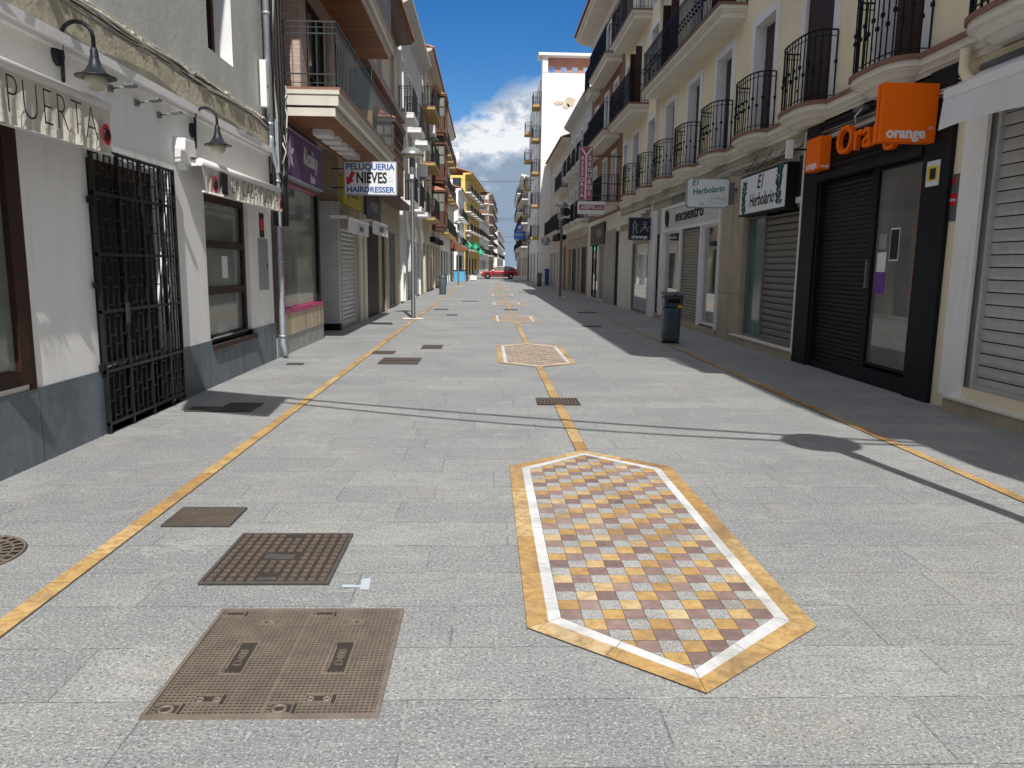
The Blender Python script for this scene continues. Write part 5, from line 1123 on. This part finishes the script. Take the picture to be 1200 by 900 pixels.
def asesoria():
    y = 31.3; k = 1.204; x0, x1 = 3.71, 4.275; t = thing('vertical_sign', 'tall dusty pink vertical sign with a white Y, lettered ASESORIA SEGUROS', 'hanging sign', (4.0, y, 4.2))
    Z = lambda z: 1.6+(z-1.6)*k
    MB().box(x0, x1, y, y+.25, Z(3.84), Z(5.6)).build('sign_box', SIGNG, t, .006); f = MB().box(x0+.025, x1-.025, y-.003, y-.001, Z(3.86), Z(5.58)).build('sign_face', PINKS, t); xc = (x0+x1)/2; q = .035
    yb = MB(); yb.box(xc-q, xc+q, y-.006, y-.0035, Z(3.88), Z(5.3)); yb.poly([(xc-q, y-.005, Z(5.3)), (xc+q, y-.005, Z(5.3)), (xc-.17, y-.005, Z(5.55)), (xc-.25, y-.005, Z(5.55))]); yb.poly([(xc-q, y-.0055, Z(5.3)), (xc+q, y-.0055, Z(5.3)), (xc+.25, y-.0055, Z(5.55)), (xc+.17, y-.0055, Z(5.55))]); yb.build('white_stripe', SIGNW, f)
    for i, ch in enumerate('ASESORIA'): text(ch, .225, FACECAM(x0+.13, y-.005, Z(5.22-i*.175)), SIGNW, 'lettering', f, 1, .005, .001)
    for i, ch in enumerate('SEGUROS'): text(ch, .235, FACECAM(x1-.13, y-.005, Z(5.22-i*.195)), SIGNW, 'lettering', f, 1, .005, .001)
    b = MB()
    for z in (5.3, 4.0, 4.4): b.tube([(x1, y+.12, Z(z)), (XR, y+.12, Z(z))], .022, 6)
    b.build('support_bar', DGREY, t)
    t = thing('hanging_sign', 'white and pink sign lettered ASEFYL hung below the vertical one', 'hanging sign', (4.7, y, 4)); MB().box(x0, 4.82, y-.02, y+.25, Z(3.38), Z(3.8)).build('sign_box', SIGNW, t, .02); f = MB().box(x0+.04, 4.78, y-.024, y-.0215, Z(3.51), Z(3.69)).build('pink_band', PINKS, t); text('ASEFYL s.l.', .19, FACECAM(4.265, y-.026, Z(3.598)), SIGNW, 'lettering', f, 1.05, .004, .001)
asesoria()
# grey-white house and cream arched house
S = Bld('grey_white_house', 'grey-white house with dark balconies and tiled eave behind the vertical sign', 'R', XR, 41.05, 51.2, 10.2, OFFW)
S.wall(41.05, 51.2, 0, 3.7, [(41.6, 43.6, .1, 2.7), (44.6, 45.6, .1, 2.7), (46.4, 48.4, .1, 2.7), (49.2, 50.6, .1, 2.7)], BSTONE, 'ground_floor_wall')
for a, c in ((41.65, 43.55), (46.45, 48.35)): S.roller(a, c, .1, 2.7, SLATD, .05, .1)
S.window(44.6, 45.6, .1, 2.7, GREYM, None, None, .2, GL_L, 0); S.window(49.2, 50.6, .1, 2.7, DWOOD, None, None, .2, GL_D, 1)
S.course(3.3, 3.7, .1, SAND); S.course(3.7, 3.95, .4, CREAMP)
wc = [42.3, 44.8, 47.3, 49.8]
for k, (z, z0, z1) in enumerate(((4.2, 3.7, 6.9), (7.3, 6.9, 10.2))):
    hs = [(c-.5, c+.5, z, z+2.1) for c in wc]; S.wall(41.05, 51.2, z0, z1, hs, OFFW, 'upper_wall', revm=WTRIM)
    for h in hs: S.window(*h, DWOOD, .13, WTRIM, .22, GL_D, 1, shut='half')
    for c in wc: S.balcony(c-.9, c+.9, z, .55, .22, CREAMP, WTRIM, 1.0, .12, r=.012)
S.eave(10.2, .45, OFFW, tiles=None, steps=3, th=.5)
t = thing('air_conditioner', 'white air conditioner box hung beside the lamp post in shade', 'air conditioner', (4.8, 46, 4.4)); MB().box(4.43, 5.2, 46.0, 46.6, 4.48, 5.4).build('casing', WPLAST, t, .02)
o = MB().lathe([(0, 0), (.26, 0)], 0, 0, 0, 20, caps=False); o.v = [(4.75+p[0], 45.985, 4.85+p[1]) for p in o.v]; o.build('fan_grille', INK, t); MB().box(4.45, XR, 46.1, 46.5, 4.4, 4.47).build('bracket', BLK, t)
T_ = Bld('cream_arched_house', 'cream house with curved cornice, brown doors and dark corner balcony on the right', 'R', XR-.05, 51.25, 64.9, 9.6, OFFW2)
T_.wall(51.25, 64.9, 0, 3.7, [(51.8, 53.4, 0, 2.9), (54.6, 56.0, 0, 2.9), (57.2, 58.4, .4, 2.7), (59.6, 61.0, 0, 2.8), (62.2, 64, .1, 2.7)], OFFW2, 'ground_floor_wall')
for a, c in ((51.8, 53.4), (54.6, 56.0)): T_.window(a, c, 0.02, 2.9, mat('orange_brown_wood', (.33, .15, .06), .5, 0, .3, 5), .15, mat('orange_brown_wood', (.33, .15, .06)), .1, mat('orange_brown_wood', (.33, .15, .06)), 1, name='door')
for a, c in ((57.2, 58.4), (59.6, 61.0), (62.2, 64)): T_.window(a, c, .1, 2.7, DWOOD, .1, WTRIM)
for k, (z, z0, z1) in enumerate(((4.1, 3.7, 6.6), (6.95, 6.6, 9.6))):
    hs = [(y, y+1.0, z, z+1.9) for y in (52.3, 55.2, 58.4, 61.8)]; T_.wall(51.25, 64.9, z0, z1, hs, OFFW2, 'upper_wall', revm=WTRIM)
    for h in hs: T_.window(*h, DWOOD, .12, WTRIM, shut='half')
    if k == 0: T_.balcony(51.6, 57.5, z, .75, .2, CREAMP, BLK, 1.05, .11, r=.014); T_.balcony(58.0, 63.5, z, .7, .2, CREAMP, TERRA, 1.0, .13, r=.014)
    else: T_.balcony(51.8, 56.8, z, .5, .2, CREAMP, TERRA, 1.0, .13, r=.014)
T_.eave(9.6, .5, OFFW2, tiles=ROOFT, steps=3, th=.45)
for i in range(3): T_.box('balcony_bracket', BLK, 52+i*1.6, 52.8+i*1.6, 3.45, 3.85, .002, .6)
# tall white tower house with loggia gable
XT = 4.45; W = Bld('tall_white_tower_house', 'very tall white house with peeling end wall and pink loggia on top', 'R', XT, 65.0, 84, 17.3, WHITER, depth=14, d_back=.4)
for k in range(5):
    z = 4.1+k*2.75; hs = [(y, y+1.2, z, z+2.1) for y in (66.2, 70.5, 75, 79.5)]; W.wall(65.0, 84, (0 if k == 0 else z-.5), (z+2.25 if k < 4 else 17.3), hs+([(66, 68, 0, 2.8), (70, 73, 0, 2.8), (75, 78, 0, 2.8), (80, 82.5, 0, 2.8)] if k == 0 else []), WHITER, 'wall')
    for h in hs: W.window(*h, DWOOD, .1, WTRIM, shut=.5)
    for y in (65.8, 79.1): W.balcony(y, y+2.0, z, .7, .22, OCHRE, OCHRE, 1.0, .16, mould=False, r=.014)
for a, c in ((66, 68), (70, 73), (75, 78), (80, 82.5)): W.roller(a, c, .03, 2.75, SLATG, pitch=.15)
b = MB(); 
W.fb(b, 65.0, 84, 17.3, 17.42, -14, 0); W.fb(b, 65.0, 66.6, 18.75, 18.95, -14, .35); W.fb(b, 64.7, 65.0, 18.75, 18.95, -14, .35); W.fb(b, 65.0, 66.4, 17.45, 18.75, -.35, 0); W.fb(b, 65.02, 65.3, 17.45, 18.75, -.45, -.35); W.fb(b, 65.02, 65.3, 17.45, 18.75, -14, -9)
b.build('roof_loggia', WHITER, W.root)
b = MB(); hx = [XT+.6+.95*i for i in range(9)]
W.fb(b, 65.5, 65.6, 18.02, 18.75, -9, -.35) ; xs = [XT+.35]
for i in range(9): b.box(hx[i]+.5 if i else XT+.35, (hx[i+1] if i < 8 else XT+9), 65.5, 65.6, 17.46, 18.02) if i else b.box(XT+.35, hx[0], 65.5, 65.6, 17.46, 18.02); 
for i in range(9): b.box(hx[i]+.5, hx[i]+.95, 65.5, 65.6, 17.46, 18.02) if i == 0 else None
b.box(XT+9.0, XT+9.1, 65.3, 65.6, 17.46, 18.74); b.build('loggia_back_wall', RBLK, W.root)
b = MB(); rr = random.Random(5)
for (cx, cz, sx, sz) in ((XT+1.4, 15.0, .55, .25), (XT+2.35, 15.1, .5, .45), (XT+2.0, 14.8, .35, .25)):
    n = 14; b.poly([(cx+sx*math.cos(6.283*k/n)*rr.uniform(.5, 1.1), 64.98, cz+sz*math.sin(6.283*k/n)*rr.uniform(.4, 1.1)) for k in range(n)])
b.build('peeled_patch', BAREPL, W.root)
# beyond the crossing
simple('balcony_row_house', 'grey-beige row house with stacked balconies beyond the crossing on the right', 'R', 5.2, 96.5, 112, 12.5, OFFW2, 4, 3, seed=21, proj=.9, slab=OFFW, edge=WTRIM, roof=None)
simple('white_row_house', 'white row house with red-tiled eave far down the right side', 'R', 5.3, 113, 140, 14.5, WHITER, 6, 4, seed=22, proj=1.0, slab=WHITER, rot=-.02, roof=None)
simple('dark_row_house', 'grey row house with black balconies farther down on the right', 'R', 6.2, 141, 190, 11, OFFW, 10, 2, seed=23, proj=.8, rot=-.03)
simple('distant_row_house', 'distant pale row house where the right side meets the sky', 'R', 8.4, 191, 270, 10.5, WHITER, 12, 2, seed=24, rot=-.03, proj=.9)
simple('farthest_row_house', 'farthest sand coloured house on the right near the end of the street', 'R', 11.5, 272, 380, 8, SAND, 12, 1, seed=25, rot=-.03)
t = thing('end_building', 'small white arched building closing the far end of the street', 'building', (9, 430, 0)); b = MB(); b.box(4.6, 6.0, 430, 440, 0, 7.5); b.box(8.4, 9.8, 430, 440, 0, 7.5); b.box(4.6, 9.8, 430, 440, 5.2, 8.2); b.build('wall', WHITER, t); MB().box(6.0, 8.4, 434, 434.2, 0, 5.2).build('dark_opening', GL_D, t); MB().box(4.2, 10.2, 429.6, 440.4, 8.2, 8.8).build('cornice', WHITER, t); MB().box(5.8, 8.6, 431, 439, 8.8, 10.6).build('rooftop_unit', SIGNG, t)
# blue pharmacy sign
cross(3.38, 80, 5.6, .72, BLUEP, 'blue pharmacy cross above the blue sign box on the right')
t = thing('pharmacy_box_sign', 'blue box sign under the blue cross projecting over the right side', 'pharmacy sign', (3.4, 80, 4.4)); MB().box(2.78, 4.07, 80, 80.25, 4.36, 5.22).build('sign_box', mat('sign_blue', (.05, .2, .62), .4), t); text('FARMACIA', .26, FACECAM(3.42, 79.995, 4.8), SIGNW, 'lettering', t, .95, .004, .002); MB().tube([(4.07, 80.1, 4.9), (XT, 80.1, 4.9)], .04, 6).build('support_arm', BLK, t)
t = thing('round_sign', 'small round pale sign projecting beside the blue pharmacy sign', 'hanging sign', (4.5, 58, 3.6)); o = MB().lathe([(0, 0), (.35, 0), (.35, .1), (0, .1)], 0, 0, 0, 24); o.v = [(4.45+p[0], 58+p[2], 3.5+p[1]) for p in o.v]; o.build('sign_disc', SIGNG, t); MB().tube([(4.8, 58.05, 3.5), (XR-.05, 58.05, 3.5)], .02, 6).build('support_arm', BLK, t)

# ================================================================== street furniture
def lamp_post():
    t = thing('lamp_post', '', 'lamp post', (0, 0, 0))
    MB().box(-.3, .3, -.14, .14, 0, .02).build('base_plate', CREAMP, t, .006)
    MB().lathe([(.075, .02), (.075, .06), (.062, .08), (.058, 3.9), (.05, 3.92)], 0, 0, 0, 20).build('pole', mat('grey_lamp_pole', (.13, .14, .15), .4, .5, .1), t)
    b = MB(); b.lathe([(.05, 3.9), (.075, 3.98), (.085, 4.55), (.06, 4.6)], 0, 0, 0, 16); b.build('lamp_neck', GREYM, t)
    MB().lathe([(.345, 4.66), (.35, 4.70), (.30, 4.78), (.22, 4.85), (.12, 4.90), (.04, 4.92), (0, 4.925)], 0, 0, 0, 36).build('lamp_shade', mat('pale_grey_lamp_shade', (.3, .32, .33), .35, .5, .08), t)
    MB().lathe([(0, 4.58), (.14, 4.6), (.26, 4.64), (.34, 4.665)], 0, 0, 0, 30).build('lamp_lens', GLOBE, t)
    MB().box(-.05, .05, -.09, -.062, 4.02, 4.14).build('service_box', WPLAST, t); return t
lp = lamp_post(); lp.location = (-2.18, 22.25, .009); lp['group'] = 'mushroom-headed street lamps'; lp['label'] = 'near left street lamp with mushroom head standing on the yellow line'
for p, l in (((-2.2, 57.5, .009), 'distant left street lamp in front of the cafe awning'), ((-2.1, 92.8-10, .009), 'farthest left street lamp near the green pharmacy crosses'), ((3.86, 39.7, .009), 'right street lamp standing in shade before the brown doors'), ((3.83, 2.85, .009), 'street lamp just outside the right edge whose round shadow falls on the paving'), ((4.1, 76, .009), 'far right street lamp near the red car')):
    dup(lp, p, l)
def bin_right():
    t = thing('litter_bin', 'dark slate litter bin with slanted hood and yellow sticker on the shaded right', 'litter bin', (3.95, 15.9, 0)); x, y = 3.95, 15.92
    w, d = .18, .15; P0 = [(x-w, y-d), (x+w, y-d), (x+w, y+d), (x-w, y+d)]; P1 = [(x+(a-x)*1.06, y+(c-y)*1.06) for a, c in P0]
    MB().prism(P0, .03, .78, 'z', 0, P1).build('bin_body', BINM, t, .07); MB().box(x-.17, x+.17, y-.13, y+.13, 0, .03).build('foot', BLK, t)
    b = MB(); P2 = [(x+(a-x)*1.14, y+(c-y)*1.1) for a, c in P0]; b.prism(P1, .78, 1.0, 'z', 0, P2); b.build('hood', BINM, t, .02)
    h = MB(); h.add([(x-.215, y-.18, 1.0), (x+.215, y-.18, 1.0), (x+.215, y+.18, 1.06), (x-.215, y+.18, 1.06), (x-.215, y-.18, 1.03), (x+.215, y-.18, 1.03), (x+.215, y+.18, 1.09), (x-.215, y+.18, 1.09)], [(0, 1, 2, 3), (4, 5, 6, 7), (0, 1, 5, 4), (2, 3, 7, 6), (0, 3, 7, 4), (1, 2, 6, 5)]); h.build('lid', BINM, t, .01)
    MB().box(x-.13, x+.13, y-.185, y-.175, .86, .95).build('waste_slot', BLK, t); MB().box(x+.09, x+.17, y-.177, y-.172, .76, .82).build('sticker', mat('sticker_orange', (.7, .35, .04), .5), t)
    MB().tube([(x+.02, y-.19, 1.02), (x+.02, y-.21, 1.04)], .03, 10).build('lock', BLK, t)
bin_right()
def bin_left(x, y, label):
    t = thing('litter_bin', label, 'litter bin', (x, y, 0)); MB().lathe([(.16, 0), (.19, .04), (.2, .95), (.19, 1.0)], x, y, 0, 20).build('bin_body', BINL, t); MB().lathe([(.2, .88), (.215, .89), (.215, 1.0), (.2, 1.01)], x, y, 0, 20).build('rim', BINL, t); MB().lathe([(.18, 1.0), (.15, 1.06), (0, 1.07)], x, y, 0, 16).build('lid', BINM, t)
    for k in range(3): a = 2.1*k; MB().box(x+.17*math.cos(a)-.02, x+.17*math.cos(a)+.02, y+.17*math.sin(a)-.02, y+.17*math.sin(a)+.02, 1.0, 1.12).build('lug', BINM, t)
bin_left(-2.42, 41.2, 'round blue-grey litter bin standing left of the yellow line'); bin_left(-1.3, 84, 'thin dark litter bin beyond the cafe near the crossing'); bin_left(4.15, 60, 'dark round litter bin in the shade left of the far brown doors')
t = thing('blue_bin', 'narrow bright blue bin against the far right wall', 'bin', (4.9, 60, 0)); MB().box(4.75, 5.1, 62, 62.5, .05, 1.3).build('bin_body', mat('deep_blue_plastic', (.02, .08, .26), .5), t, .03); MB().box(4.73, 5.12, 61.98, 62.52, 1.3, 1.38).build('lid', NAVY, t)
for x, l in ((-1.45, 'pale concrete block left of the red car'), (3.1, 'pale concrete block in front of the rear wheel of the red car'), (3.85, 'long pale concrete block to the right of the red car')):
    t = thing('concrete_block', l, 'barrier', (x, 80, 0)); MB().box(x-.36, x+.36, 79.6, 80.2, .04, .52).build('block', CONC, t, .03); MB().box(x-.28, x+.28, 79.7, 80.1, 0, .04).build('foot', GROUT, t)
def car():
    y0, y1 = 89.6, 91.4; x0 = -.75; t = thing('parked_car', 'red hatchback with white roof crossing the end of the pedestrian street', 'car', (1.4, 90.5, 0)); Z = .03
    def px(l): return [(x0+a, Z+c) for a, c in l]
    body = px([(0.02, .35), (.0, .55), (.1, .75), (.5, .88), (1.15, .96), (4.2, 1.0), (4.33, .85), (4.38, .6), (4.34, .35), (4.2, .25), (.2, .22)])
    MB().prism(body, y0, y1, 'y').build('body', CARRED, t, .09)
    green = px([(1.15, .955), (1.75, 1.4), (2.3, 1.5), (3.2, 1.5), (3.95, 1.36), (4.28, .98)]); ym, yn = y0+.12, y1-.12
    MB().prism(green, ym, yn, 'y').build('cabin', CARRED, t, .05)
    MB().prism(px([(1.9, 1.45), (2.3, 1.515), (3.2, 1.515), (3.95, 1.38), (3.9, 1.34), (3.2, 1.47), (2.3, 1.47)]), ym-.01, yn+.01, 'y').build('roof', WHITER, t, .01)
    for a, c in (([(1.38, 1.0), (1.82, 1.37), (2.2, 1.43), (2.2, 1.0)]), ([(2.27, 1.0), (2.27, 1.43), (3.1, 1.43), (3.1, 1.0)])) and ((0, [(1.38, 1.0), (1.82, 1.37), (2.2, 1.43), (2.2, 1.0)]), (1, [(2.27, 1.0), (2.27, 1.43), (3.05, 1.43), (3.05, 1.0)]), (2, [(3.12, 1.02), (3.12, 1.42), (3.75, 1.3), (3.85, 1.1)])):
        MB().prism(px(c), ym-.015, ym-.002, 'y').build('side_window', GL_M if a == 2 else GL_L, t)
    for wx_ in (.78, 3.55):
        for yy in (y0-.01, y1-.2):
            o = MB().lathe([(.2, 0), (.32, .01), (.33, .04), (.33, .18), (.31, .21), (0, .21)], 0, 0, 0, 28); o.v = [(x0+wx_+p[0], yy+p[2], Z+.32+p[1]) for p in o.v]; w = o.build('wheel', TYRE, t)
            o = MB().lathe([(0, .0), (.06, -.01), (.2, .005)], 0, 0, 0, 20, caps=False); o.v = [(x0+wx_+p[0], yy+p[2], Z+.32+p[1]) for p in o.v]; o.build('rim', ALLOY, w)
    for wx_ in (.78, 3.55):
        o = MB().lathe([(.30, 0), (.385, 0)], 0, 0, 0, 28, caps=False); o.v = [(x0+wx_+p[0], y0-.004, Z+.34+p[1]) for p in o.v]; o.build('wheel_arch', BLK, t)
    MB().box(x0+1.25, x0+3.0, y0-.012, y0, Z+.42, Z+.6).build('door_trim', DGREY, t); MB().box(x0+2.2, x0+2.215, y0-.002, y0+.01, Z+.3, Z+.95).build('door_gap', BLK, t); MB().box(x0+1.35, x0+1.55, y0-.14, y0, Z+.95, Z+1.08).build('wing_mirror', SIGNW, t, .02)
    for q in (1.95, 2.9): MB().box(x0+q, x0+q+.18, y0-.02, y0, Z+.82, Z+.85).build('door_handle', ALLOY, t)
    MB().box(x0-.005, x0+.25, y0+.02, y0+.25, Z+.62, Z+.74).build('headlight', SIGNW, t, .02); MB().box(x0+4.3, x0+4.39, y0+.0, y0+.25, Z+.75, Z+.95).build('tail_light', RED, t, .02)
car()
# overhead cables across the street
for i, (y, z, xa, xb) in enumerate(((72, 9.6, XL, XT), (95, 7.6, XL, 5.2), (104, 7.9, -3.75, 5.2), (135, 6.8, -2.5, 5.4), (160, 6.6, -1.4, 6.3))):
    cable('overhead_cable', [(xa, y, z), (xb, y+1, z+.1)], .02, CABLEB, ['thin cable spanning the far street against the clouds, highest', 'thin cable crossing above the red car, second highest', 'thin cable crossing above the red car beside the second', 'thin low cable crossing far behind the red car', 'lowest thin cable crossing at the end of the street'][i], .25, 12)
# overhead cables and a street banner above the camera; they throw the thin shadows across the paving
cable('overhead_cable', [(XL, 4.4, 6.6), (XR, 1.2, 6.6)], .032, CABLEB, 'overhead cable above the camera casting the upper thin shadow', .35, 16)
cable('overhead_cable', [(XL, 4.42, 6.6), (XR, 1.15, 6.6)], .028, CABLEB, 'overhead cable above the camera casting the lower thin shadow', .85, 16)
t = thing('street_banner', 'fabric banner hung from the cables above the camera, shadowing the left paving', 'banner', (-2, 4, 6)); b = MB(); b.add([(-2.75, 4.2, 6.25), (-1.45, 3.75, 6.25), (-1.5, 3.4, 5.3), (-2.55, 3.85, 5.15)], [(0, 1, 2, 3)]); o = b.build('cloth', CANVASG, t); sm = o.modifiers.new('solid', 'SOLIDIFY'); sm.thickness = .01; MB().tube([(-2.8, 4.22, 6.27), (-1.4, 3.74, 6.27)], .02, 6).build('rod', BLK, t)
